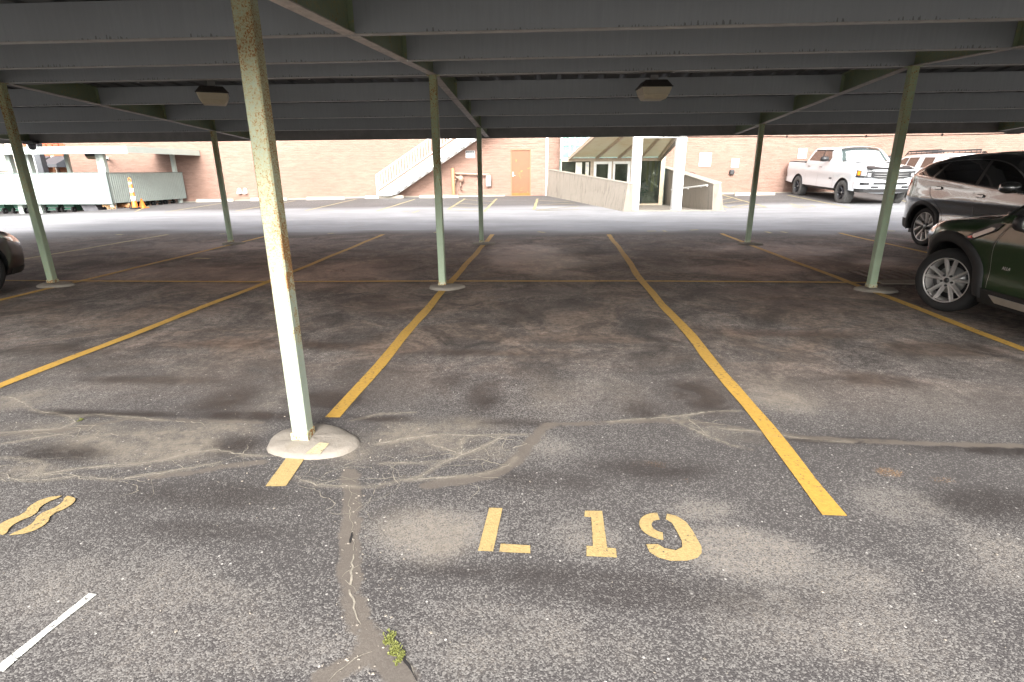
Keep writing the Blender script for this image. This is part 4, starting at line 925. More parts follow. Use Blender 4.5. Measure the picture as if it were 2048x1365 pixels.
# ================================================================== RAMP AND ENTRANCE
VY = 25.0
def X24(px): return P(px, 330, VY).x
rw = MB()
def battered(mb, pts_in, pts_out_top, pts_out_bot, ztop, zbot):
    # wall between two ends: inner line, outer line (top) and outer line (bottom)
    (ia, ib), (ta, tb), (ba, bb) = pts_in, pts_out_top, pts_out_bot
    mb.hexa([(*ba, zbot[0]), (*ia, zbot[0]), (*ib, zbot[1]), (*bb, zbot[1])], [(*ta, ztop[0]), (*ia, ztop[0]), (*ib, ztop[1]), (*tb, ztop[1])])
t = thing('ramp_wall', (1.3, 22.7, .1), 'long slanting weathered concrete wall on the left side of the sunken entrance ramp', 'concrete wall')
mb = MB(); battered(mb, ((2.86, 18.95), (.25, 26.35)), ((2.66, 18.86), (.02, 26.35)), ((2.52, 18.80), (-.08, 26.35)), (1.035, 1.50), (.0, .1)); mb.build('wall', 'ramp', t, .012)
mb = MB(); mb.hexa([(2.66, 18.84, 1.037), (2.88, 18.93, 1.037), (.27, 26.35, 1.502), (.0, 26.35, 1.502)], [(2.66, 18.84, 1.06), (2.88, 18.93, 1.06), (.27, 26.35, 1.525), (.0, 26.35, 1.525)]); mb.build('coping', 'kerb', t)
t = thing('ramp_wall', (5.6, 21.5, .1), 'streaked concrete wall with a low handrail on the right side of the entrance ramp', 'concrete wall')
mb = MB(); mb.hexa([(5.50, 18.93, -.05), (5.90, 18.90, .0), (5.62, 26.3, .0), (5.22, 26.3, -.05)], [(5.46, 18.97, 1.00), (5.70, 18.97, 1.04), (5.42, 26.3, 1.60), (5.22, 26.3, 1.56)]); mb.build('wall', 'ramp', t, .012)
mb = MB(); mb.hexa([(5.44, 18.95, 1.002), (5.72, 18.95, 1.042), (5.44, 26.3, 1.602), (5.20, 26.3, 1.562)], [(5.44, 18.95, 1.03), (5.72, 18.95, 1.07), (5.44, 26.3, 1.63), (5.20, 26.3, 1.59)]); mb.build('coping', 'kerb', t)
hr0, hr1 = P(1328, 380, 23.6), P(1419, 371, 19.4)
mb = MB(); mb.tube([(5.12, 23.6, hr0.z), (5.38, 19.4, hr1.z)], .03, 10); [mb.tube([(5.12+.26*k, 23.6-4.2*k, hr0.z+(hr1.z-hr0.z)*k), (5.24+.24*k, 23.6-4.2*k, hr0.z+(hr1.z-hr0.z)*k-.04)], .015, 6) for k in (.1, .45, .8)]; mb.build('handrail', 'white', t)
# worn sill at the mouth of the ramp
mb = MB(); mb.box(2.5, 5.9, 18.78, 19.02, .03, .19); tag(mb.build('ramp_sill', 'lobby_floor', None, .01), kind='structure')
mb = MB(); mb.add([(2.3, 19.02, .145), (5.6, 19.02, .145), (5.3, VY, -.02), (.7, VY, -.02)], [(0, 1, 2, 3)]); tag(mb.build('ramp_floor', 'lobby_floor'), kind='structure')

ent = thing('entrance_vestibule', (2.8, VY, 0), 'glazed entrance bay with double doors under a dirty sloping glass canopy on two white posts', 'entrance')
XL, XR_ = X24(1122), X24(1330)
mb = MB()
mb.box(XL, XR_, VY-.02, VY+.10, 1.84, 1.96)                       # header
for a, b in ((1122, 1123.5), (1181, 1187.5), (1223.8, 1226.2), (1261, 1266), (1322, 1330)): mb.box(X24(a), X24(b), VY-.015, VY+.08, -.05, 1.838)
mb.box(X24(1266)+.001, X24(1322)-.001, VY-.01, VY+.07, -.08, .04)
mb.build('frame', 'canopy_frame', ent)
for a, b, pa, pb in ((1187.8, 1223.5, 1193, 1216.5), (1226.5, 1260.8, 1230.5, 1255.5)):
    x0, x1, q0, q1 = X24(a), X24(b), X24(pa), X24(pb); mb = MB()
    mb.box(x0, q0, VY-.03, VY+.03, .02, 1.83); mb.box(q1, x1, VY-.03, VY+.03, .02, 1.83); mb.box(q0, q1, VY-.03, VY+.03, 1.72, 1.83); mb.box(q0, q1, VY-.03, VY+.03, .02, .25)
    d = mb.build('door', 'white', ent, .004)
    mb = MB(); mb.box(q0, q1, VY-.006, VY+.006, .25, 1.72); mb.build('pane', 'glass_door', d)
    mb = MB(); mb.bar((q0+.05, VY-.09, .95), (q1-.03, VY-.09, .95), .03, .03); mb.box(q0-.03, q0+.0, VY-.09, VY-.03, .9, 1.05); mb.build('handle', 'metal', d)
mb = MB(); mb.box(X24(1123.5), X24(1181), VY+.01, VY+.02, -.05, 1.838); mb.build('side_window', 'glass_door', ent)
mb = MB(); mb.box(X24(1266), X24(1322), VY+.01, VY+.02, .07, 1.838); mb.build('side_window', 'glass_door', ent)
for a, b, mt, y0, y1 in ((1151.5, 1164, 'poster', .7, 1.80), (1171, 1178, 'poster', .5, 1.80), (1170.6, 1173, 'poster_y', .4, 1.30)):
    mb = MB(); mb.box(X24(a), X24(b), VY-.008+(0 if mt == 'poster' else -.004), VY-.003, y0, y1); mb.build('poster', mt, ent)
# dim lobby behind the glass
mb = MB(); mb.box(XL+.02, XR_-.02, 25.9, 25.95, -.1, 1.95); mb.box(XL+.02, XR_-.02, VY+.03, 25.9, -.12, -.06); mb.build('lobby', 'interior', ent)
mb = MB()
for px, w_, zb0 in ((1279, 4, .5), (1299, 4, .8), (1310, 6, .55), (1318, 3, .7)): mb.box(X24(px-w_/2), X24(px+w_/2), VY+.35, VY+.38, zb0, 1.95)
mb.build('curtain', 'gold', ent)
mb = MB(); r_ = random.Random(4)
for k in range(150):
    c = Vector((r_.gauss(4.1, .3), VY+.7+r_.gauss(0, .15), r_.uniform(.25, 1.05))); a = r_.uniform(0, 6.28); d = Vector((math.cos(a), math.sin(a)*.4, r_.uniform(-.3, .9)))*r_.uniform(.1, .22); s_ = Vector((-d.z, 0, d.x))*.14
    mb.add([c, c+d*.5+s_, c+d, c+d*.5-s_], [(0, 1, 2, 3)])
pl = thing('potted_plant', (4.1, VY+.7, 0), 'leafy potted plant standing inside the glass at the right of the entrance', 'plant'); mb.build('leaves', 'plant', pl)
mb = MB(); mb.lathe([(0, 0), (.16, 0), (.2, .34), (.17, .34), (.15, .3), (0, .3)], 16, (4.1, VY+.7, -.05)); mb.build('pot', 'cart_gr', pl)
# upper teal glazing
mb = MB(); mb.box(XL, XR_, VY+.05, VY+.07, 1.97, 4.6); mb.build('upper_glazing', 'glass_teal', ent)
mb = MB()
for px in (1124, 1138.5, 1148.5, 1160, 1177, 1192): mb.box(X24(px)-.025, X24(px)+.025, VY-.0, VY+.048, 1.961, 4.6)
for pz in (289, 318): z = P(1150, pz, VY).z; mb.box(XL, XR_, VY-.01, VY+.045, z-.035, z+.035)
mb.box(XL-.03, XL+.03, VY-.012, VY+2.4, 1.961, 4.6)
mb.build('upper_mullion', M['shed'], ent)
mb = MB(); mb.box(XL-.04, XR_+.04, VY-.1, WY-.002, 4.601, 4.8); mb.build('roof', 'white', ent)
mb = MB(); mb.box(XR_-.04, XR_+.04, VY+.101, WY-.003, -.1, 4.6); mb.box(XL-.05, XL-.0, VY+.101, WY-.003, -.1, 1.96); mb.build('side_wall', M['glass_teal'], ent)
# sloping glass canopy rising towards the lot
CE = [(P(1138, 322, VY).x, P(1188, 275, 21).x), (P(1192, 322, VY).x, P(1245, 275, 21).x), (P(1236, 322, VY).x, P(1290, 275, 21).x-.05), (P(1280, 322, VY).x, P(1322, 275, 21).x), (P(1318, 322, VY).x, P(1352, 275, 21).x)]
zc0, zc1 = 1.955, 2.63
def cy(i, t_): x = CE[i][0]+(CE[i][1]-CE[i][0])*t_; return Vector((x, VY-.03-(VY-.03-21)*t_, zc0+(zc1-zc0)*t_))
for i in range(5):
    mb = MB(); a, b = cy(i, 0), cy(i, 1.35); mb.bar(a, b, .085 if i in (0, 4) else .065, .13); mb.build('rafter', 'canopy_frame', ent)
for i in range(4):
    a, b, c, d = cy(i, 0), cy(i+1, 0), cy(i+1, 1.35), cy(i, 1.35); o = Vector((0, 0, .045)); mb = MB(); mb.hexa([a+o, b+o, c+o, d+o], [a+o*1.3, b+o*1.3, c+o*1.3, d+o*1.3]); mb.build('canopy_pane', 'glass_roof', ent)
a, b = cy(4, 0)+Vector((.06, 0, -.02)), cy(4, 1.35)+Vector((.22, 0, -.02)); mb = MB(); mb.bar(a, b, .06, .2); mb.build('gutter', 'ramp', ent)
mb = MB(); mb.bar(cy(0, 1.36), cy(4, 1.36), .12, .16); mb.build('head_beam', 'white', ent)
for x0, x1 in ((2.80, 3.09), (4.20, 4.50)):
    mb = MB(); mb.box(x0, x1, 19.05, 19.35, .12, 2.95); mb.build('post', 'white', ent, .01)
mb = MB(); mb.box(3.091, 4.199, 19.08, 19.32, 2.47, 2.56); mb.box(2.7, 4.6, 19.02, 19.38, 2.951, 3.2); mb.build('post_beam', 'white', ent)
# wrought iron chair behind the right-hand ramp wall
t = thing('metal_chair', (P(1382, 350, 25.6).x, 25.6, .36), 'black scrolled metal chair with its back showing above the right ramp wall', 'chair')
cxx = P(1382, 350, 25.6).x; zt = P(1382, 345, 25.6).z; mb = MB(); w2 = .2
mb.tube([(cxx-w2, 25.6, .40), (cxx-w2, 25.6, zt-.1)]+[(cxx-w2*math.cos(a), 25.6, zt-.1+.1*math.sin(a)) for a in (.5, 1.0, 1.57, 2.1, 2.6)]+[(cxx+w2, 25.6, zt-.1), (cxx+w2, 25.6, .40)], .012, 6)
for k in (-.1, 0, .1): mb.tube([(cxx+k, 25.6, .85), (cxx+k*.6, 25.6, zt-.12), (cxx+k*1.4, 25.6, zt-.04)], .008, 6)
mb.build('backrest', 'black', t)
mb = MB(); mb.lathe([(0, 0), (.21, 0), (.22, .015), (0, .02)], 18, (cxx, 25.38, .82)); mb.build('seat', 'black', t)
for sx in (-1, 1): mb = MB(); mb.tube([(cxx+sx*.18, 25.2, .37), (cxx+sx*.16, 25.25, .82)], .012, 6); mb.build('leg', 'black', t)

# ================================================================== WASTE CART SHELTER AT THE LEFT
sh = thing('cart_shelter', (-16, 19.2, .05), 'pale green flat-roofed shelter with waist-high corrugated screens, in front of the brick wall at left', 'shelter')
sh['label'] = 'pale green flat-roofed shelter with corrugated screens standing left of the brick wall'
def corrug(mb, a, b, z0, z1, pitch=.10, amp=.012):
    a, b = Vector((*a, 0)), Vector((*b, 0)); d = (b-a); n = int(d.length/pitch)*4; d.normalize(); nr = Vector((d.y, -d.x, 0)); Lh = (b-a).length; vs = []
    for i in range(n+1):
        t_ = i/n; p = a+(b-a)*t_+nr*(amp if i % 4 in (1, 2) else 0); vs += [(p.x, p.y, z0), (p.x, p.y, z1)]
    mb.add(vs, [(2*i, 2*i+2, 2*i+3, 2*i+1) for i in range(n)])
    mb.add([(v[0]-nr.x*.02, v[1]-nr.y*.02, v[2]) for v in vs], [(2*i, 2*i+2, 2*i+3, 2*i+1) for i in range(n)])
SX, SYF, SYB = -18.1, 22.2, 26.35; SXB = -17.62
mb = MB(); corrug(mb, (-30, SYF), (SX-.03, SYF), .285, 1.50); p = mb.build('screen_panel', 'white_sheet', sh)
mb = MB(); mb.box(-30, SX-.03, SYF-.03, SYF+.03, 1.501, 1.535); mb.box(-30, SX-.03, SYF-.012, SYF+.012, .26, .284); mb.build('top_trim', 'trim_dark', p)
mb = MB(); corrug(mb, (SX, SYF+.03), (SXB, SYB), .30, 1.49, .10, .012); p = mb.build('screen_panel', 'white_sheet', sh)
mb = MB(); mb.bar((SX, SYF+.035, 1.507), (SXB, SYB, 1.507), .06, .03); mb.build('top_trim', 'trim_dark', p)
mb = MB(); mb.box(SX-.028, SX+.02, SYF-.035, SYF+.026, .25, 1.545); mb.build('corner_trim', 'trim_dark', sh)
mb = MB(); mb.box(-34, -18.9, 21.80, 24.2, 2.46, 2.49); mb.box(-18.9, -16.70, 21.80, 26.46, 2.46, 2.49); mb.build('roof', 'deck', sh)
mb = MB(); mb.box(-34, -16.65, 21.75, 21.795, 2.25, 2.52); mb.box(-16.695, -16.65, 21.797, 26.47, 2.27, 2.52); mb.build('fascia', 'shed', sh)
mb = MB(); x = -34
while x < -20.2: mb.box(x, x+.09, 21.74, 21.80, 2.521, 2.545); x += .46
mb.build('fascia_rib', M['trim_dark'], sh)
for x, y, mt, w_ in ((-18.30, 22.45, 'shed', .085), (-17.80, 26.1, 'shed', .075), (P(203, 330, 22.7).x, 22.7, 'shed', .11), (P(137, 330, 24).x, 24., 'shed', .07), (P(60, 330, 22.6).x, 22.6, 'shed', .11), (P(22, 330, 22.6).x, 22.6, 'shed', .10)):
    mb = MB(); mb.box(x-w_, x+w_, y-w_, y+w_, gz(x, y), 2.459); mb.build('post', mt, sh)
p0, p1 = P(175, 311, 24.), P(198, 319, 24.)
t = thing('wall_light', ((p0.x+p1.x)/2, 24., p1.z), 'small bronze box light hanging under the shelter roof', 'light fixture')
mb = MB(); mb.box(p0.x, p1.x, 23.85, 24.15, p0.z-.05, 2.455); mb.build('housing', 'lamp_box', t); mb = MB(); mb.hexa([(p0.x+.06, 23.9, p1.z), (p1.x-.04, 23.9, p1.z), (p1.x-.04, 24.1, p1.z), (p0.x+.06, 24.1, p1.z)], [(p0.x+.01, 23.86, p0.z-.051), (p1.x-.01, 23.86, p0.z-.051), (p1.x-.01, 24.14, p0.z-.051), (p0.x+.01, 24.14, p0.z-.051)]); mb.build('lens', 'lamp_lens', t)
c = P(212, 318, 26.2); t = thing('bullet_camera', (c.x, 26.2, c.z), 'little white security camera on the shaded brick wall behind the shelter posts', 'security camera')
mb = MB(); mb.tube([(c.x-.16, 26.38, c.z+.06), (c.x+.12, 26.1, c.z-.03)], .06, 10); mb.box(c.x-.2, c.x-.08, 26.36, 26.49, c.z-.02, c.z+.10); mb.build('body', 'white', t)
mb = MB(); mb.tube([(c.x+.12, 26.1, c.z-.03), (c.x+.14, 26.08, c.z-.035)], .045, 10); mb.build('lens', 'black', t)

def make_cart(mt, label):
    t = thing('waste_cart', (0, 0, 0), label, 'waste cart')
    mb = MB(); mb.hexa([(-.24, -.20, .10), (.24, -.20, .10), (.24, .26, .06), (-.24, .26, .06)], [(-.29, -.30, .98), (.29, -.30, .98), (.29, .40, .98), (-.29, .40, .98)]); mb.build('body', mt, t, .02, origin=(0, 0, 0))
    mb = MB(); mb.hexa([(-.31, -.36, .985), (.31, -.36, .985), (.31, .43, .985), (-.31, .43, .985)], [(-.27, -.30, 1.06), (.27, -.30, 1.06), (.27, .38, 1.03), (-.27, .38, 1.03)]); mb.build('lid', mt, t, .01, origin=(0, 0, 0))
    mb = MB(); mb.tube([(-.27, -.24, .125), (.27, -.24, .125)], .014, 8); mb.box(-.2, .2, -.23, -.19, .2, .24); mb.build('axle', 'trim_dark', t, origin=(0, 0, 0))
    for s_ in (-1, 1):
        mb = MB(); mb.lathe([(.03, -.03), (.085, -.032), (.095, -.04), (.120, -.036), (.126, -.02), (.126, .02), (.120, .036), (.095, .04), (.085, .032), (.03, .03)], 24, (s_*.245, -.24, .126), 'x')
        wh = mb.build('wheel', 'rubber', t, origin=(s_*.245, -.24, .126))
        mb = MB()
        for k in range(6):
            a = k*math.pi/3; mb.bar((s_*.245, -.24+.02*math.cos(a), .126+.02*math.sin(a)), (s_*.245, -.24+.088*math.cos(a), .126+.088*math.sin(a)), .02, .05, (1, 0, 0))
        mb.build('hub', 'cart_gr', wh, origin=(s_*.245, -.24, .126))
    return t
GR = 'green wheeled carts behind the front screen'
cg = make_cart('cart', 'green wheeled waste cart at the left edge of the row under the shelter'); cg['group'] = GR
posg = [(P(10, 425, 22.8).x, 'green wheeled waste cart at the left edge of the row under the shelter'), (P(49, 425, 22.8).x, 'green waste cart second in the row, just left of the leaning carport post'),
        (P(80, 425, 22.8).x, 'green wheeled waste cart half hidden behind the leftmost carport post'), (P(114, 425, 22.8).x, 'green wheeled waste cart just right of the leftmost carport post'), (P(147, 425, 22.8).x, 'green wheeled waste cart beside the grey bin under the screen')]
for i, (x, lab) in enumerate(posg):
    c = cg if i == 0 else copy_tree(cg); c.location = (x, 22.85, gz(x, 22.85)); c.rotation_euler.z = R((-4, 3, -2, 5, -3)[i]); c['label'] = lab; c['group'] = GR
cb = make_cart('cart_br', 'brown wheeled waste cart')
for i, y in enumerate((23.3, 24.0, 24.75, 25.5)):
    c = cb if i == 0 else copy_tree(cb); c.location = (-18.55+.11*(y-22.2), y, gz(-18.4, y)); c.rotation_euler.z = R(90+(-5, 4, 3, -2)[i])
    c['label'] = ('brown wheeled waste cart nearest the traffic cone behind the side screen', 'brown wheeled waste cart second along from the traffic cone', 'brown wheeled waste cart third along from the traffic cone', 'brown wheeled waste cart nearest the brick wall, at the far end of the side screen')[i]; c['group'] = 'brown wheeled carts behind the side screen'
p0, p1 = P(172, 409, 22.8), P(206, 421, 22.8)
t = thing('grey_bin', ((p0.x+p1.x)/2, 22.8, gz(p0.x, 22.8)), 'long low grey bin on the ground under the front screen', 'bin'); z0 = gz(p0.x, 22.8)
mb = MB(); mb.hexa([(p0.x+.10, 22.5, z0), (p1.x+.05, 22.5, z0), (p1.x+.05, 23.2, z0), (p0.x+.10, 23.2, z0)], [(p0.x-.05, 22.45, .45), (p1.x-.06, 22.45, .45), (p1.x-.06, 23.25, .45), (p0.x-.05, 23.25, .45)]); mb.build('body', 'cart_gr', t, .03)
mb = MB(); mb.box(p0.x-.09, p1.x-.02, 22.41, 23.29, .451, .49); mb.build('lid', 'cart_gr', t, .01)
t = thing('timber_pallet', (P(218, 420, 22.5).x, 22.5, .05), 'broken wooden pallet leaning under the corner of the screen', 'pallet')
for k in range(4):
    a, b = P(207+5*k, 408, 22.9), P(217+5*k, 421, 22.3); mb = MB(); mb.bar((a.x, 22.9, .36), (b.x, 22.3, .07), .11, .025, (0, 1, .2)); mb.build('board', 'wood', t)
for y in (22.45, 22.8): mb = MB(); mb.bar((P(206, 415, y).x, y, .19), (P(232, 415, y).x, y, .19), .05, .09); mb.build('stringer', 'wood', t)
x = P(243, 417, 22.9).x
t = thing('crate_scrap', (x, 22.9, .07), 'orange-brown timber scraps piled beside the shelter post', 'timber'); mb = MB()
mb.box(x-.32, x+.36, 22.95, 23.0, .08, .24); mb.build('board', 'wood', t); mb = MB(); mb.bar((x-.4, 22.9, .22), (x+.4, 22.86, .14), .03, .10); mb.build('board', 'pipe_or', t); mb = MB(); mb.bar((x-.35, 23.1, .30), (x+.25, 23.1, .24), .03, .14); mb.build('board', 'flange', t)

# channelizer post and cone
x = P(271, 417, 22.0).x; y = 22.0; z = gz(x, y); g = Vector((x, y, z))
t = thing('delineator_post', g, 'tall orange traffic post with white bands and a ring handle beside the shelter screen', 'traffic post')
H = P(261, 356, y).z-z
mb = MB(); mb.lathe([(0, 0), (.20, 0), (.21, .02), (.18, .06), (.0, .06)], 8, (x, y, z)); mb.build('base', 'rubber', t)
prof = [(.10, .05), (.085, H*.13), (.083, H*.13), (.062, H*.86), (.05, H*.88), (0, H*.88)]
mb = MB(); mb.lathe([(.105, .055), (.095, H*.20), (.088, H*.21), (.058, H*.86), (.045, H*.885), (0, H*.885)], 20, (x, y, z)); b = mb.build('body', 'cone', t)
rr = lambda h: .0925+(.058-.0925)*(h/H-.2)/.66
for h0, h1 in ((.26, .41), (.53, .67), (.80, .86)):
    mb = MB(); mb.lathe([(rr(h0*H)-.001, h0*H), (rr(h0*H)+.003, h0*H), (rr(h1*H)+.003, h1*H), (rr(h1*H)-.001, h1*H)], 20, (x, y, z)); mb.build('reflective_band', 'cone_w', b)
mb = MB(); n = 18; cz = z+H*.94; mb.tube([(x+.055*math.cos(6.2832*k/n), y, cz+.075*math.sin(6.2832*k/n)) for k in range(n+1)], .016, 8, False); mb.build('ring_handle', 'cone', t)
x = P(286, 416, 22.4).x; y = 22.4; z = gz(x, y); H = P(282, 399, y).z-z+.02
t = thing('traffic_cone', (x, y, z), 'short orange cone standing against the foot of the tall traffic post', 'traffic cone')
mb = MB(); mb.box(x-.17, x+.17, y-.17, y+.17, z, z+.03); mb.build('base', 'cone', t, .01)
mb = MB(); mb.lathe([(.13, .03), (.025, H), (0, H)], 20, (x, y, z)); b = mb.build('body', 'cone', t)

# ================================================================== STREET BEYOND THE LEFT END OF THE WALL
FY = 46.
def FX(px): return P(px, 330, FY).x
fb = thing('street_building', (-42, FY, 0), 'orange-red brick street building with a dentil band, far left beyond the shelter', 'building')
mb = MB(); mb.box(-80, FX(150), FY, FY+10, -1, 12); mb.build('wall', 'brick_red', fb)
mb = MB(); mb.box(-80, FX(150)+.3, FY-.3, FY+10.3, 12.001, 12.5); mb.build('cornice', 'stone', fb)
zt = P(70, 293, FY).z; 
mb = MB(); mb.box(-80, FX(150)-.01, FY-.12, FY-.001, zt-.12, zt-.02); x = -70
while x < FX(149): mb.box(x, x+.28, FY-.10, FY-.001, zt-.01, zt+.14); x += .55
mb.build('dentil_band', M['brick_red'], fb)
for px in (2, 32, 52, 90, 124, 142):
    mb = MB(); x = FX(px); zz = P(px, 287, FY).z; mb.box(x-.45, x+.45, FY-.05, FY-.002, zz, zz+1.9); f = mb.build('window_frame', 'stone', fb)
    mb = MB(); mb.box(x-.36, x+.36, FY-.06, FY-.051, zz+.1, zz+1.8); mb.build('pane', 'glass_dark', f)
zs = P(70, 314, FY).z
for i, (a, b, mt) in enumerate(((0, 22, 'stone'), (22, 60, 'awning'), (62, 74, 'stone'), (76, 108, 'glass_dark'), (108, 116, 'stone'), (118, 150, 'glass_dark'))):
    mb = MB(); mb.box(FX(a), FX(b)-.05, FY-.15, FY-.003, -.5, zs+.05); mb.build('shopfront', mt, fb)
for a, b in ((24, 58), (76, 108), (113, 147)):
    z1, z0 = P(a, 313, FY).z, P(a, 329, FY).z; mb = MB(); mb.prism([(FY-.16, z1), (FY-1.7, z0), (FY-1.7, z0-.25), (FY-.16, z0-.25)], FX(a), FX(b), 'yz'); mb.build('awning', 'awning', fb)
for a, b in ((100, 112), (122, 134)):
    mb = MB(); mb.box(FX(a), FX(b), FY-.19, FY-.152, -.3, P(a, 330, FY).z); mb.build('shop_door', 'door_frame', fb)
fb2 = thing('pale_building', (-60, 40, 0), 'pale gabled shop building at the far left edge beyond the shelter', 'building')
mb = MB(); xx = P(14, 330, 38.).x; mb.box(-70, xx, 38, 38.6, -1, 4.0); mb.build('wall', 'stone', fb2); zz = P(5, 330, 38).z
mb = MB(); mb.prism([(xx-6, 2.9), (xx+.3, 1.9), (xx+.3, 1.75), (xx-6, 1.75)], 37.6, 37.99, 'xz'); mb.build('awning', 'cone_w', fb2); mb = MB(); mb.box(-69, xx-.4, 37.9, 37.99, -.8, 1.55); mb.build('shopfront', 'awning', fb2)
mb = MB(); mb.box(xx-3.0, xx-2.9, 37.86, 37.899, -.8, 1.55); mb.box(xx-1.5, xx-1.4, 37.86, 37.899, -.8, 1.55); mb.build('mullion', 'metal', fb2)
lp = P(30, 330, 30.); t = thing('utility_post', (lp.x, 30, 0), 'pale square post beyond the shelter with a small round fitting', 'post'); mb = MB(); mb.box(lp.x-.3, lp.x+.3, 30, 30.5, -.3, 5.2); mb.build('shaft', 'stone', t)
lp = P(78, 330, 27.); t = thing('street_pole', (lp.x, 27, 0), 'dark grey pole seen through the shelter opening', 'pole'); mb = MB(); mb.box(lp.x-.16, lp.x+.16, 27, 27.3, -.2, 6); mb.build('shaft', 'awning', t)
lp = P(68, 330, 32.); t = thing('street_pole', (lp.x, 32, 0), 'white pole seen through the shelter opening left of the dark pole', 'pole'); mb = MB(); mb.box(lp.x-.14, lp.x+.14, 32, 32.3, -.2, 6); mb.build('shaft', 'white', t)
# unseen block added behind the viewer to give the car paint something to reflect
for nm, lab, bx, mt in (('reflection_block', 'plain unseen brick block added behind the viewer for the car paint to reflect', (-45, 45, -60, -50, -1, 6.5), 'brick'),):
    t = thing(nm, ((bx[0]+bx[1])/2, (bx[2]+bx[3])/2, 0), lab, 'building'); mb = MB(); mb.box(*bx); mb.build('wall', mt, t); mb = MB(); mb.box(bx[0]-.2, bx[1]+.2, bx[2]-.2, bx[3]+.2, bx[5]+.001, bx[5]+.3); mb.build('roof', 'stone', t)

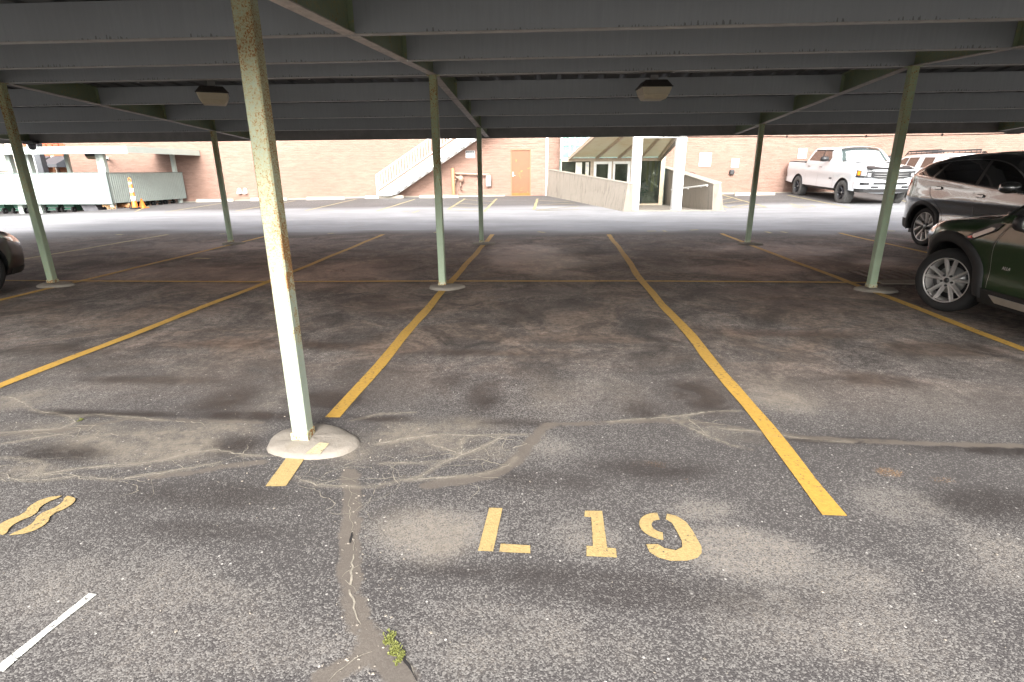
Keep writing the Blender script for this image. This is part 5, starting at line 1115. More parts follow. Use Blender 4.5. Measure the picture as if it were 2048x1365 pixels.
# ================================================================== VEHICLES
def catmull(pts, n=6):
    out = []; P_ = [pts[0]]+list(pts)+[pts[-1]]
    for i in range(1, len(P_)-2):
        p0, p1, p2, p3 = [np.array(p, float) for p in P_[i-1:i+3]]
        for k in range(n):
            t = k/n; out.append(tuple(.5*((2*p1)+(-p0+p2)*t+(2*p0-5*p1+4*p2-p3)*t*t+(-p0+3*p1-3*p2+p3)*t**3)))
    out.append(tuple(pts[-1])); return out
class Car:
    """local frame: u = distance back from the nose, y = sideways, z = up; the body shell is a continuous surface"""
    def __init__(s, root, L_, W, prof, wheels, arch_r, belt, sill=.26, tumble=.42, round_=.10, front_t=(.55, .20, 2.2), rear_t=(.45, .14, 2.2), shape=None, grid=.06):
        s.root, s.L, s.W, s.wheels, s.ra, s.beltf, s.sill, s.tb, s.rd = root, L_, W/2, wheels, arch_r, belt, sill, tumble, round_
        s.ft, s.rt, s.shape, s.grid = front_t, rear_t, shape, grid
        s.prof = prof; s.pn = np.array(prof)
    def dist(s, u, z):
        a = s.pn[:-1]; b = s.pn[1:]; v = b-a; l2 = (v**2).sum(1)+1e-9
        t = np.clip(((u-a[:, 0])*v[:, 0]+(z-a[:, 1])*v[:, 1])/l2, 0, 1)
        return float(np.min(np.hypot(u-a[:, 0]-t*v[:, 0], z-a[:, 1]-t*v[:, 1])))
    def Y(s, u, z, edge=True):
        y = s.W; l, a, p = s.ft
        if u < l: y -= a*s.W*((l-u)/l)**p*2
        l, a, p = s.rt
        if u > s.L-l: y -= a*s.W*((u-s.L+l)/l)**p*2
        zb_ = s.beltf(u)
        if z > zb_: y -= s.tb*(z-zb_)
        if z < .48: y -= .35*(.48-z)**2*3
        if s.shape: y += s.shape(u, z)
        if edge:
            d = s.dist(u, z)
            if d < s.rd: y -= s.rd*(1-math.sqrt(max(0, 1-(1-d/s.rd)**2)))
        return max(.25, y)
    def tomap(s, u, y, z): return (y, s.L/2-u, z)
    def silhouette(s):
        poly = list(s.prof)
        for wu in sorted(s.wheels, reverse=True):
            wz = s.wz; a0 = math.asin(max(-1, min(1, (s.sill-wz)/s.ra)))
            for k in range(19):
                a = a0+(math.pi-2*a0)*k/18; poly.append((wu+s.ra*math.cos(a), wz+s.ra*math.sin(a)))
        return poly
    def patch(s, mb, poly, off=0., grid=None, sides=(-1, 1), edge=True, smooth=True, thick=0., skirt=None):
        g = grid or s.grid; bm = bmesh.new(); vs = [bm.verts.new((p[0], p[1], 0)) for p in poly]; bm.faces.new(vs)
        bmesh.ops.triangulate(bm, faces=bm.faces[:], ngon_method='EAR_CLIP')
        us = [p[0] for p in poly]; zs = [p[1] for p in poly]
        for lo, hi, ax in ((min(us), max(us), 0), (min(zs), max(zs), 1)):
            k = math.ceil(lo/g+.01)
            while k*g < hi-.001:
                co = (k*g, 0, 0) if ax == 0 else (0, k*g, 0); no = (1, 0, 0) if ax == 0 else (0, 1, 0)
                bmesh.ops.bisect_plane(bm, geom=bm.verts[:]+bm.edges[:]+bm.faces[:], dist=1e-5, plane_co=co, plane_no=no); k += 1
        bmesh.ops.remove_doubles(bm, verts=bm.verts[:], dist=1e-4); bm.verts.index_update()
        loc = [(v.co.x, v.co.y) for v in bm.verts]; fs = [tuple(v.index for v in f.verts) for f in bm.faces]
        be = [(e.verts[0].index, e.verts[1].index) for e in bm.edges if len(e.link_faces) == 1]; bm.free()
        for sd in sides:
            ys = [s.Y(u, z, edge)+(off(u, z) if callable(off) else off) for u, z in loc]
            mb.add([s.tomap(u, sd*y, z) for (u, z), y in zip(loc, ys)], fs, smooth)
            if thick:
                o = len(mb.v); mb.add([s.tomap(u, sd*(y-thick), z) for (u, z), y in zip(loc, ys)], [], smooth); base = o-len(loc)
                vv = [mb.v[base+i] for e in be for i in e]; 
                for a, b in be: mb.add([mb.v[base+a], mb.v[base+b], mb.v[o+b], mb.v[o+a]], [(0, 1, 2, 3)], False)
    def strip(s, mb, i0, i1, off=0., crown=None, s0=-1., s1=1., ns=16, smooth=True):
        pr = s.prof; vs = []; n = i1-i0+1
        for i in range(i0, i1+1):
            a, b = pr[max(0, i-1)], pr[min(len(pr)-1, i+1)]; t = Vector((b[0]-a[0], b[1]-a[1])).normalized(); nr = Vector((-t.y, t.x)) if True else None
            u, z = pr[i]; y = s.Y(u, z)
            cr = crown(u, z) if crown else .03
            for k in range(ns+1):
                q = s0+(s1-s0)*k/ns; h = cr*(1-abs(q)**2.2)+off; vs.append(s.tomap(u+nr.x*h, q*y, z+nr.y*h))
        mb.add(vs, [(i*(ns+1)+k, i*(ns+1)+k+1, (i+1)*(ns+1)+k+1, (i+1)*(ns+1)+k) for i in range(n-1) for k in range(ns)], smooth)
    def front_plate(s, mb, zy, off=.01, crown=.0):
        pass
    def body(s, mt, crown):
        s.crown = crown
        mb = MB(); s.patch(mb, s.silhouette()); s.strip(mb, 0, len(s.prof)-1, 0., crown)
        o = mb.build('body', mt, None); o.parent = s.root; s.bodyo = o
        md = o.modifiers.new('weld', 'WELD'); md.merge_threshold = .0015
        return o
    def part(s, name, mb, mt, parent=None, bevel=0.):
        o = mb.build(name, mt, None, bevel); o.parent = parent or s.root; return o
    def side(s, name, poly, mt, off=.004, thick=0., parent=None, sides=(-1, 1), grid=None, edge=True):
        for sd in sides:
            mb = MB(); s.patch(mb, poly, off, grid, (sd,), edge, thick=thick); o = s.part(name, mb, mt, parent)
        return o
    def line(s, name, pts, w, mt, off=.005, parent=None, sides=(-1, 1), thick=0.):
        for sd in sides:
            mb = MB(); vs = []; n = len(pts)
            for i, p in enumerate(pts):
                a, b = pts[max(0, i-1)], pts[min(n-1, i+1)]; t = Vector((b[0]-a[0], b[1]-a[1])).normalized(); nr = Vector((-t.y, t.x))*w/2
                for q in (nr, -nr): u, z = p[0]+q.x, p[1]+q.y; vs.append(s.tomap(u, sd*(s.Y(u, z)+off), z))
            mb.add(vs, [(2*i, 2*i+2, 2*i+3, 2*i+1) for i in range(n-1)], True); o = s.part(name, mb, mt, parent)
        return o
    def under(s, mt='black', zl=.19):
        mb = MB(); w = s.W-.27; x0, x1 = .25, s.L-.25
        mb.box(-w, w, s.L/2-x1, s.L/2-x0, zl, .62+max(0, zl-.25))
        w2 = s.W-.10
        ws = sorted(s.wheels); segs = [(ws[0]+s.ra+.02, ws[1]-s.ra-.02)]
        for a, b in segs: mb.box(-w2, w2, s.L/2-b, s.L/2-a, max(.20, zl), s.sill+.10)
        for wu in s.wheels:
            for sd in (-1, 1):
                n = 16; vs = []; r = s.ra+.008
                a0 = math.asin(max(-1, min(1, (s.sill-s.wz)/s.ra)))
                for k in range(n+1):
                    a = a0+(math.pi-2*a0)*k/n; u, z = wu+r*math.cos(a), s.wz+r*math.sin(a)
                    vs += [s.tomap(u, sd*(s.Y(u, z)-.012), z), s.tomap(u, sd*(s.W-.34), z)]
                mb.add(vs, [(2*k, 2*k+2, 2*k+3, 2*k+1) for k in range(n)], True)
                vs2 = [vs[2*k+1] for k in range(n+1)]; mb.add(vs2+[s.tomap(wu, sd*(s.W-.34), s.sill-.05)], [(k, k+1, n+1) for k in range(n)])
        return s.part('underbody', mb, mt)
    def arch(s, name, r0, r1, mt, off=.02, a0=None, a1=None, thick=.03):
        for wu in s.wheels:
            n = 22; zlo = s.sill; A0 = math.asin(max(-1, min(1, (zlo-s.wz)/r0))) if a0 is None else a0; A1 = math.pi-A0 if a1 is None else a1
            for sd in (-1, 1):
                mb = MB(); vs = []
                for k in range(n+1):
                    a = A0+(A1-A0)*k/n
                    for r, o in ((r0, -.03), (r0, off), (r0+.012, off+.006), ((r0+r1)/2, off+.008), (r1-.008, off+.003), (r1, -.004)):
                        u, z = wu+r*math.cos(a), s.wz+r*math.sin(a); vs.append(s.tomap(u, sd*(s.Y(u, z)+o), z))
                m_ = 6; mb.add(vs, [(k*m_+j, (k+1)*m_+j, (k+1)*m_+j+1, k*m_+j+1) for k in range(n) for j in range(m_-1)], True)
                s.part(name, mb, mt)
    def mirror(s, u, z, mt, sc=1., capmt=None):
        for sd in (-1, 1):
            y = s.Y(u, z); mb = MB(); c = Vector(s.tomap(u, sd*(y+.14*sc), z+.06*sc)); n = 14; vs = []
            for j, (k, dx) in enumerate(((0., -.075), (.6, -.07), (.92, -.03), (1., .02), (.93, .055), (.85, .062))):
                for i in range(n):
                    a = 6.2832*i/n; ca, sa = math.cos(a), math.sin(a); e = .75
                    vs.append(c+Vector((math.copysign(abs(ca)**e, ca)*.115*k*sc, -dx*sc, math.copysign(abs(sa)**e, sa)*.075*k*sc)))
            m_ = n; mb.add(vs, [(j*m_+i, j*m_+(i+1) % m_, (j+1)*m_+(i+1) % m_, (j+1)*m_+i) for j in range(5) for i in range(n)], True)
            mr = s.part('mirror', mb, capmt or mt)
            mb = MB(); mb.bar(s.tomap(u, sd*(y-.02), z), s.tomap(u, sd*(y+.10*sc), z+.02), .05, .035); s.part('mirror_arm', mb, mt, mr)
            mb = MB(); vs = [c+Vector((math.copysign(abs(math.cos(6.2832*i/n))**.75, math.cos(6.2832*i/n))*.095*sc, -.058*sc, math.copysign(abs(math.sin(6.2832*i/n))**.75, math.sin(6.2832*i/n))*.06*sc)) for i in range(n)]
            mb.add(vs, [tuple(range(n))]); s.part('mirror_glass', mb, 'chrome', mr)

def wheel(root, x, y, z, r, w, side, kind, tyre='rubber', steer=0.):
    """side: -1 when the outer face looks towards -x"""
    e = bpy.data.objects.new('wheel', None); COL.objects.link(e); e.parent = root; e.location = (x, y, z); e.rotation_euler.z = steer
    def put(name, mb, mt, par=None):
        o = mb.build(name, mt, None); o.parent = par or e; return o
    rim = r*({'truck': .60, 'turbine': .73}.get(kind, .70)); h = w/2; s = side
    pf = [(rim-.012, -h*.72), (rim+.004, -h*.92), (rim+.03, -h*1.0), (r-.05, -h*1.02), (r-.018, -h*.93), (r-.003, -h*.72), (r, -h*.4), (r, h*.4), (r-.003, h*.72), (r-.018, h*.93), (r-.05, h*1.02), (rim+.03, h), (rim+.004, h*.92), (rim-.012, h*.72)]
    mb = MB(); mb.lathe(pf, 56, (0, 0, 0), 'x')
    if kind == 'truck':
        for k in range(44):
            a = 6.2832*k/44
            for sx in (-.72, -.25, .25, .72):
                a2 = a+(.07 if abs(sx) < .5 else 0); c = Vector((sx*h, r*math.cos(a2), r*math.sin(a2))); t = Vector((0, -math.sin(a2), math.cos(a2))); mb.bar(c-t*.018, c+t*.018, .045, .018, (0, math.cos(a2), math.sin(a2)))
    else:
        for sx in (-.5, -.17, .17, .5): mb.lathe([(r+.0005, sx*h-.004), (r+.002, sx*h), (r+.0005, sx*h+.004)], 56, (0, 0, 0), 'x')
    put('tyre', mb, tyre)
    mb = MB(); o = s*h*.62
    mb.lathe([(rim-.010, s*h*.86), (rim-.002, s*h*.93), (rim+.006, s*h*.90), (rim-.004, s*h*.80), (rim-.02, s*h*.4), (rim-.03, -s*h*.6)], 48, (0, 0, 0), 'x')
    n_r = put('rim', mb, 'silver' if kind != 'truck' else 'dark_alloy')
    mb = MB(); mb.lathe([(0, -s*.01), (rim-.03, -s*.01), (rim-.03, -s*.03), (0, -s*.03)], 32, (0, 0, 0), 'x'); put('brake_backplate', mb, 'black')
    mb = MB(); mb.lathe([(.0, s*.015), (rim*.62, s*.015), (rim*.62, s*.0), (0, s*.0)], 32, (0, 0, 0), 'x'); put('brake_disc', mb, 'metal')
    def at(rad, a, d): return Vector((d, rad*math.cos(a), rad*math.sin(a)))
    def spoke(mb, a0, a1, r0, r1, w0, w1, d0, d1, th=.022):
        A, B = at(r0, a0, s*d0), at(r1, a1, s*d1); t0 = Vector((0, -math.sin(a0), math.cos(a0))); t1 = Vector((0, -math.sin(a1), math.cos(a1))); ax = Vector((s*th, 0, 0))
        c0, c1 = .35, .35
        mb.hexa([A-t0*w0-ax, A+t0*w0-ax, B+t1*w1-ax, B-t1*w1-ax], [A-t0*w0*c0+ax*.3, A+t0*w0*c0+ax*.3, B+t1*w1*c1+ax*.3, B-t1*w1*c1+ax*.3])
    if kind == 'multi':
        mb = MB()
        for k in range(5):
            a = 6.2832*k/5+.3
            for q in (-1, 1): spoke(mb, a+q*.15, a+q*.24, rim*.16, rim*.98, .024, .019, h*.60, h*.80, .026)
        put('spokes', mb, 'silver', n_r)
        mb = MB(); mb.lathe([(0, s*(h*.70)), (rim*.15, s*h*.69), (rim*.30, s*h*.60), (rim*.32, s*h*.45)], 28, (0, 0, 0), 'x'); put('hub', mb, 'silver', n_r)
        mb = MB(); mb.lathe([(0, s*(h*.76)), (rim*.11, s*h*.75), (rim*.12, s*h*.66)], 24, (0, 0, 0), 'x')
        for k in range(5): c = at(rim*.24, 6.2832*k/5+.93, s*h*.64); mb.lathe([(0, s*.012), (.012, s*.012), (.013, -s*.01)], 10, c, 'x')
        put('centre_cap', mb, 'black', n_r)
    elif kind == 'turbine':
        mb = MB()
        for k in range(5):
            a = 6.2832*k/5+.2
            spoke(mb, a, a+.10, rim*.22, rim*.96, .016, .052, h*.62, h*.82, .02); spoke(mb, a+.50, a+.74, rim*.42, rim*.97, .018, .045, h*.66, h*.83, .02)
        put('spokes', mb, 'silver', n_r)
        mb = MB()
        for k in range(5):
            a = 6.2832*k/5+.2; spoke(mb, a+.28, a+.40, rim*.2, rim*.96, .05, .05, h*.45, h*.6, .02)
        mb.lathe([(0, s*h*.66), (rim*.26, s*h*.62), (rim*.28, s*h*.4)], 28, (0, 0, 0), 'x'); put('dark_inserts', mb, 'black', n_r)
        mb = MB(); mb.lathe([(0, s*h*.74), (rim*.14, s*h*.73), (rim*.15, s*h*.62)], 24, (0, 0, 0), 'x'); put('centre_cap', mb, 'metal', n_r)
    else:
        mb = MB()
        for k in range(6):
            a = 6.2832*k/6+.1; spoke(mb, a, a, rim*.15, rim*.98, .028, .036, h*.35, h*.72, .03)
        mb.lathe([(0, s*h*.62), (rim*.24, s*h*.58), (rim*.26, s*h*.2)], 28, (0, 0, 0), 'x'); put('spokes', mb, 'dark_alloy', n_r)
        mb = MB(); mb.lathe([(0, s*h*.72), (rim*.12, s*h*.71), (rim*.13, s*h*.6)], 20, (0, 0, 0), 'x'); put('centre_cap', mb, 'metal', n_r)
    return e
def car_wheels(c, kind, r, w, tyre='rubber', track_in=.0, steer=0.):
    for i, wu in enumerate(sorted(c.wheels)):
        for sd in (-1, 1): wheel(c.root, sd*(c.W-w/2-.02-track_in), c.L/2-wu, r, r, w, sd, kind, tyre, steer if i == 0 else 0)
def lerpf(xs, ys): return lambda u: float(np.interp(u, xs, ys))
def rrect(u0, u1, z0, z1, r, n=4):
    o = []
    for cx, cz, a in ((u1-r, z1-r, 0), (u0+r, z1-r, 90), (u0+r, z0+r, 180), (u1-r, z0+r, 270)):
        for k in range(n+1): t = R(a+90*k/n); o.append((cx+r*math.cos(t), cz+r*math.sin(t)))
    return o

# ---- dark green hatchback, nose towards the far row (+y), seen from its left side
r_ = .338; LX = 4.11; cxm, cym = 4.27+.90, 6.06-(4.11/2-.80)
root = thing('green_hatchback', (cxm, cym, 0), 'dark green hatchback with black arch cladding and ten-spoke silver wheel, nearest car at right', 'car')
pr = catmull([(.10, .24), (.01, .36), (.0, .55), (.035, .74), (.10, .82), (.22, .89), (.55, .955), (.95, .995), (1.22, 1.03), (1.42, 1.18), (1.68, 1.40), (1.90, 1.50), (2.3, 1.545), (3.0, 1.54), (3.55, 1.48), (3.80, 1.38), (3.98, 1.05), (4.08, .90), (4.11, .60), (4.06, .36), (4.0, .26)], 5)
def sh_g(u, z): return .018*math.exp(-((z-.80)/.10)**2)-.022*math.exp(-((z-.52)/.12)**2)
c = Car(root, LX, 1.80, pr, (.80, 3.395), .425, lerpf([0, 1.2, 4.1], [.97, 1.0, 1.06]), .27, .38, .13, (.75, .17, 2.0), (.6, .12, 2.2), sh_g, .045); c.wz = r_
c.body('green_car', lambda u, z: .14 if u < .15 else (.05 if u < 1.3 else (.07 if u < 1.95 else (.03 if u < 3.7 else .08))))
c.under(); c.arch('wheel_arch', .412, .525, 'cladding', .018)
c.side('sill_cladding', [(1.25, .20), (2.95, .20), (2.95, .36), (1.28, .36)], 'cladding', .016, .05)
c.side('silver_sill', [(1.50, .245), (2.85, .245), (2.82, .305), (1.44, .315)], 'silver', .028, .02)
gl = [(1.34, 1.07), (1.60, 1.26), (1.88, 1.42), (2.25, 1.465), (3.0, 1.465), (3.45, 1.41), (3.68, 1.30), (3.74, 1.10)]
c.side('side_window', gl, 'glass_dark', .004)
c.line('window_trim', [(1.30, 1.055), (2.2, 1.075), (3.0, 1.09), (3.76, 1.10)], .022, 'chrome', .009)
c.line('door_gap', catmull([(1.36, .37), (1.352, .55), (1.36, .70), (1.39, .82), (1.445, .92), (1.52, .99)], 5), .007, 'black', .006)
c.line('door_gap', catmull([(1.378, .37), (1.370, .55), (1.378, .70), (1.408, .82), (1.46, .92)], 5), .004, 'silver', .004)
c.line('door_gap', [(2.42, .37), (2.43, .8), (2.41, 1.06)], .008, 'black', .006)
# side ornament on the front wing
c.side('wing_ornament', [(1.0, .815), (1.08, .795), (1.36, .915), (1.43, .985), (1.36, .99), (1.23, .95)], 'black', .010, .02)
c.side('wing_repeater', [(1.11, .833), (1.14, .827), (1.34, .918), (1.345, .943), (1.30, .943), (1.11, .860)], 'silver', .017, .01)
c.side('red_marker', [(1.065, .816), (1.11, .820), (1.10, .845), (1.05, .834)], 'red_lens', .018, .01)
c.side('headlamp', [(.10, .70), (.30, .72), (.50, .80), (.47, .88), (.28, .90), (.12, .82)], 'clear_lens', .006, .0)
c.side('bumper_marker', [(.20, .56), (.30, .58), (.30, .62), (.20, .61)], 'red_lens', .010, .01)
c.side('lower_bumper', [(.03, .26), (.36, .26), (.33, .42), (.02, .42)], 'cladding', .008, .0)
mb = MB(); c.strip(mb, [i for i, p in enumerate(pr) if p[0] > 1.25][0], [i for i, p in enumerate(pr) if p[0] > 1.80][0], .006, c.crown, -.86, .86); c.part('windscreen', mb, 'glass_dark')
mb = MB(); i0 = [i for i, p in enumerate(pr) if p[0] > .95][0]; c.strip(mb, 2, 8, .01, c.crown, -.5, .5); c.part('grille', mb, 'black')
c.mirror(1.86, .97, 'black', 1.05)
c.side('door_handle', rrect(2.16, 2.36, .93, .965, .015), 'chrome', .022, .02)
b = text_mesh('badge', 'ALL4', .042, 'silver', None, (0, 0, 0), '-x', .002, 'CENTER'); b.parent = root; b.location = (-(c.Y(1.56, .59)+.008), LX/2-1.56, .575)
car_wheels(c, 'multi', r_, .225, 'rubber', -.035, R(21))

# ---- graphite SUV, tail towards the lane (+y), seen from its right side
r_ = .375; LX = 4.97; side_x = 7.36
root = thing('grey_suv', (side_x+.995, 11.38+1.03-LX/2, 0), 'graphite grey coupe-roofed SUV with two-tone turbine wheels, parked beyond the green hatchback', 'suv', rz=math.pi)
pr = catmull([(.12, .30), (.02, .42), (.0, .65), (.05, .88), (.16, 1.0), (.6, 1.09), (1.3, 1.15), (1.55, 1.20), (1.9, 1.42), (2.3, 1.62), (2.7, 1.705), (3.2, 1.725), (3.7, 1.70), (4.1, 1.64), (4.36, 1.575), (4.52, 1.50), (4.67, 1.38), (4.79, 1.28), (4.87, 1.17), (4.91, 1.0), (4.97, .74), (4.95, .48), (4.86, .34)], 5)
def sh_a(u, z):
    cr = .90+.02*(u-2.5)
    s_ = .028*math.exp(-((z-cr)/.05)**2) if z < cr else .028*math.exp(-((z-cr)/.16)**2)
    s_ -= .030*math.exp(-((z-.66)/.10)**2)*(1 if 1.3 < u < 3.6 else max(0, 1-abs(u-2.45)+1.15))
    hb = math.exp(-((u-3.94)/.55)**2); s_ += .045*hb*math.exp(-((z-.82)/.22)**2)
    return s_
c = Car(root, LX, 1.97, pr, (.98, 3.96), .455, lerpf([0, 1.5, 3.5, 5], [1.05, 1.08, 1.25, 1.34]), .30, .45, .16, (.8, .16, 2.), (.65, .15, 2.0), sh_a, .042); c.wz = r_
c.body('grey_car', lambda u, z: .12 if u < .2 else (.05 if u < 1.5 else (.08 if u < 2.2 else (.035 if u < 4.3 else .09))))
c.under(); c.arch('wheel_arch', .425, .510, 'cladding', .012)
c.side('sill_cladding', [(1.42, .24), (3.52, .24), (3.50, .40), (1.45, .40)], 'cladding', .014, .05)
c.line('sill_chrome', [(1.5, .43), (3.3, .43)], .022, 'chrome', .018)
c.side('lower_bumper', [(4.42, .30), (4.88, .36), (4.93, .50), (4.46, .50)], 'cladding', .008)
roofz = lambda u: float(np.interp(u, [p[0] for p in pr if p[1] > 1.0], [p[1] for p in pr if p[1] > 1.0]))
wt = lambda u: roofz(u)-.115
bz = lambda u: 1.115+.095*(u-1.8)
fw = [(1.66, 1.125)]+[(u, wt(u)) for u in (2.0, 2.2, 2.4, 2.6, 2.72)]+[(2.70, bz(2.7))]
rw_ = [(2.80, bz(2.8))]+[(u, wt(u)) for u in (2.82, 3.1, 3.4, 3.66)]+[(3.86, bz(3.86))]
qw = [(3.93, bz(3.93)+.004), (3.76, wt(3.76)+.0), (3.90, wt(3.90)-.008), (4.02, wt(4.02)-.025), (4.16, wt(4.16)-.05), (4.30, bz(4.3)+.045), (4.36, bz(4.36)+.012), (4.30, bz(4.30))]
for nm, pl_ in (('side_window', fw), ('side_window', rw_), ('quarter_window', qw)): c.side(nm, pl_, 'glass_dark', .004, grid=.12)
c.side('pillar_trim', [(2.71, bz(2.7)), (2.735, wt(2.73)), (2.81, wt(2.81)), (2.79, bz(2.8))], 'black', .0035)
outl = [(1.64, 1.11)]+[(u, wt(u)+.012) for u in (1.9, 2.1, 2.3, 2.5, 2.7, 3.0, 3.3, 3.6, 3.8, 4.0, 4.14)]+[(4.30, bz(4.3)+.065), (4.40, bz(4.4)+.012), (4.33, bz(4.33)-.010)]
c.line('window_chrome', catmull(outl, 3), .016, 'chrome', .009)
c.line('belt_chrome', [(1.62, 1.09)]+[(u, bz(u)-.012) for u in (2, 2.4, 2.8, 3.2, 3.6, 4.0, 4.2, 4.33)], .013, 'chrome', .009)
c.line('door_gap', [(2.66, .41), (2.69, .8), (2.745, 1.08)], .008, 'black', .006)
c.line('door_gap', catmull([(3.38, .42), (3.44, .62), (3.62, .86), (3.80, 1.0), (3.90, 1.14)], 4), .007, 'black', .006)
c.line('door_gap', [(1.42, .41), (1.40, .8), (1.46, 1.07)], .008, 'black', .006)
for u, hz in ((2.60, 1.0), (3.66, 1.10)): c.side('door_handle', rrect(u-.11, u+.12, hz, hz+.042, .02), 'grey_car', .024, .025); c.side('handle_recess', rrect(u-.09, u+.06, hz-.013, hz+.055, .03), 'black', .004)
c.side('tail_lamp', [(4.52, 1.215), (4.66, 1.30), (4.80, 1.245), (4.88, 1.12), (4.76, 1.09)], 'red_lens', .010, .02)
c.side('tail_lamp_clear', [(4.66, .94), (4.915, .99), (4.885, 1.11), (4.76, 1.08)], 'clear_lens', .009, .02)
c.side('rear_pillar_glass', [(4.44, 1.50), (4.50, 1.475), (4.68, 1.345), (4.58, 1.33), (4.44, 1.42)], 'glass_dark', .006)
mb = MB(); i0 = [i for i, p in enumerate(pr) if p[0] > 4.50][0]; i1 = [i for i, p in enumerate(pr) if p[0] > 4.82][0]; c.strip(mb, i0, i1, .006, c.crown, -.84, .84); c.part('rear_window', mb, 'glass_dark')
mb = MB(); i0 = [i for i, p in enumerate(pr) if p[0] > 1.55][0]; i1 = [i for i, p in enumerate(pr) if p[0] > 2.3][0]; c.strip(mb, i0, i1, .006, c.crown, -.86, .86); c.part('windscreen', mb, 'glass_dark')
mb = MB(); yv = c.Y(4.4, 1.54)-.06; mb.hexa([(-yv, LX/2-4.30, 1.565), (yv, LX/2-4.30, 1.565), (yv-.06, LX/2-4.62, 1.50), (-yv+.06, LX/2-4.62, 1.50)], [(-yv, LX/2-4.28, 1.60), (yv, LX/2-4.28, 1.60), (yv-.06, LX/2-4.62, 1.525), (-yv+.06, LX/2-4.62, 1.525)]); c.part('spoiler', mb, 'black', None, .01)
c.side('wing_chrome', [(1.45, .80), (1.95, .785), (1.92, .81), (1.48, .83)], 'chrome', .012, .01)
mb = MB(); mb.hexa([(-.02, LX/2-3.95, 1.72), (.02, LX/2-3.95, 1.72), (.02, LX/2-4.15, 1.69), (-.02, LX/2-4.15, 1.69)], [(-.005, LX/2-4.09, 1.78), (.005, LX/2-4.09, 1.78), (.005, LX/2-4.15, 1.78), (-.005, LX/2-4.15, 1.78)]); c.part('antenna', mb, 'grey_car')
c.mirror(1.78, 1.11, 'black', 1.25, 'grey_car')
car_wheels(c, 'turbine', r_, .235, 'rubber', .03)

# ---- white pickup, nose towards the camera, by the far wall
r_ = .43; LX = 6.05; 
g = G(1690, 408.5); fy = 21.3; fx = P(1676, 400, fy).x
root = thing('white_pickup', (fx+1.05, fy-1.02+LX/2, 0), 'big white crew-cab pickup with black wheels and a silver sunshade in its windscreen', 'pickup truck', rz=math.pi)
root.location.z = gz(fx+1, fy); root.rotation_euler.x = -math.atan(.032)
pr = catmull([(.10, .52), (.02, .62), (.0, .85), (.03, 1.12), (.12, 1.26), (.35, 1.33), (1.0, 1.40), (1.55, 1.44), (1.75, 1.52), (2.05, 1.80), (2.35, 1.95), (2.8, 1.99), (3.5, 1.99), (3.95, 1.94), (4.10, 1.70), (4.20, 1.44), (4.26, 1.40), (4.6, 1.40), (5.3, 1.40), (5.98, 1.40), (6.03, 1.34), (6.05, .9), (6.0, .62)], 4)
c = Car(root, LX, 2.06, pr, (1.02, 4.72), .50, lerpf([0, 6], [1.42, 1.42]), .55, .36, .10, (.55, .10, 2.), (.3, .03, 2.), lambda u, z: .025*math.exp(-((z-1.12)/.12)**2)-.015*math.exp(-((z-.85)/.12)**2), .09); c.wz = r_
c.body('white_car', lambda u, z: .10 if u < .2 else (.06 if u < 1.6 else (.08 if u < 2.4 else .02)))
c.under(zl=.50); c.arch('wheel_arch', .495, .53, 'black', .012)
sw = [(2.22, 1.50), (2.18, 1.62), (2.42, 1.86), (2.80, 1.90), (2.92, 1.90), (2.92, 1.49)]; rw2 = [(3.0, 1.49), (3.0, 1.90), (3.55, 1.89), (3.78, 1.80), (3.95, 1.50)]
c.side('side_window', sw, 'glass_brown', .005); c.side('side_window', rw2, 'glass_brown', .005)
for u0_, u1_ in ((2.35, 2.95), (3.0, 3.72)): c.line('rain_visor', [(u0_, 1.885), (u1_, 1.89)], .05, 'black', .015)
c.line('pillar_trim', [(2.96, 1.48), (2.96, 1.91)], .07, 'black', .007)
for pts in ([(1.70, .60), (1.72, 1.40)], [(2.97, .58), (2.97, 1.46)], [(4.02, .75), (4.12, 1.40)], [(4.16, .60), (4.20, 1.38)]): c.line('door_gap', pts, .012, 'metal', .009)
for u in (2.80, 3.80): c.side('door_handle', rrect(u-.1, u+.1, 1.26, 1.30, .018), 'metal', .02, .02)
mb = MB(); mb.box(-.93, .93, LX/2-5.98, LX/2-4.28, 1.405, 1.44); c.part('bed_cover', mb, 'black', None, .01)
mb = MB(); i0 = [i for i, p in enumerate(pr) if p[0] > 1.62][0]; i1 = [i for i, p in enumerate(pr) if p[0] > 2.26][0]; c.strip(mb, i0, i1, .006, c.crown, -.90, .90); ws_ = c.part('windscreen', mb, 'glass_wind')
mb = MB(); c.strip(mb, i0+1, i1-3, .010, c.crown, -.74, .74, 24, False); c.part('sunshade', mb, 'shade', ws_)
mb = MB(); c.strip(mb, i1-2, i1-1, .012, c.crown, -.88, .88); c.part('windscreen_header', mb, 'glass_dark', ws_)
mb = MB()
for sx in (-.55, .25): mb.bar((sx, LX/2-1.60, 1.50), (sx+.55, LX/2-1.66, 1.535), .02, .02)
c.part('wiper', mb, 'black')
for sx in (-.55, .55): mb = MB(); mb.box(sx-.09, sx+.09, LX/2-1.18, LX/2-1.02, 1.455, 1.475); c.part('hood_vent', mb, 'black')
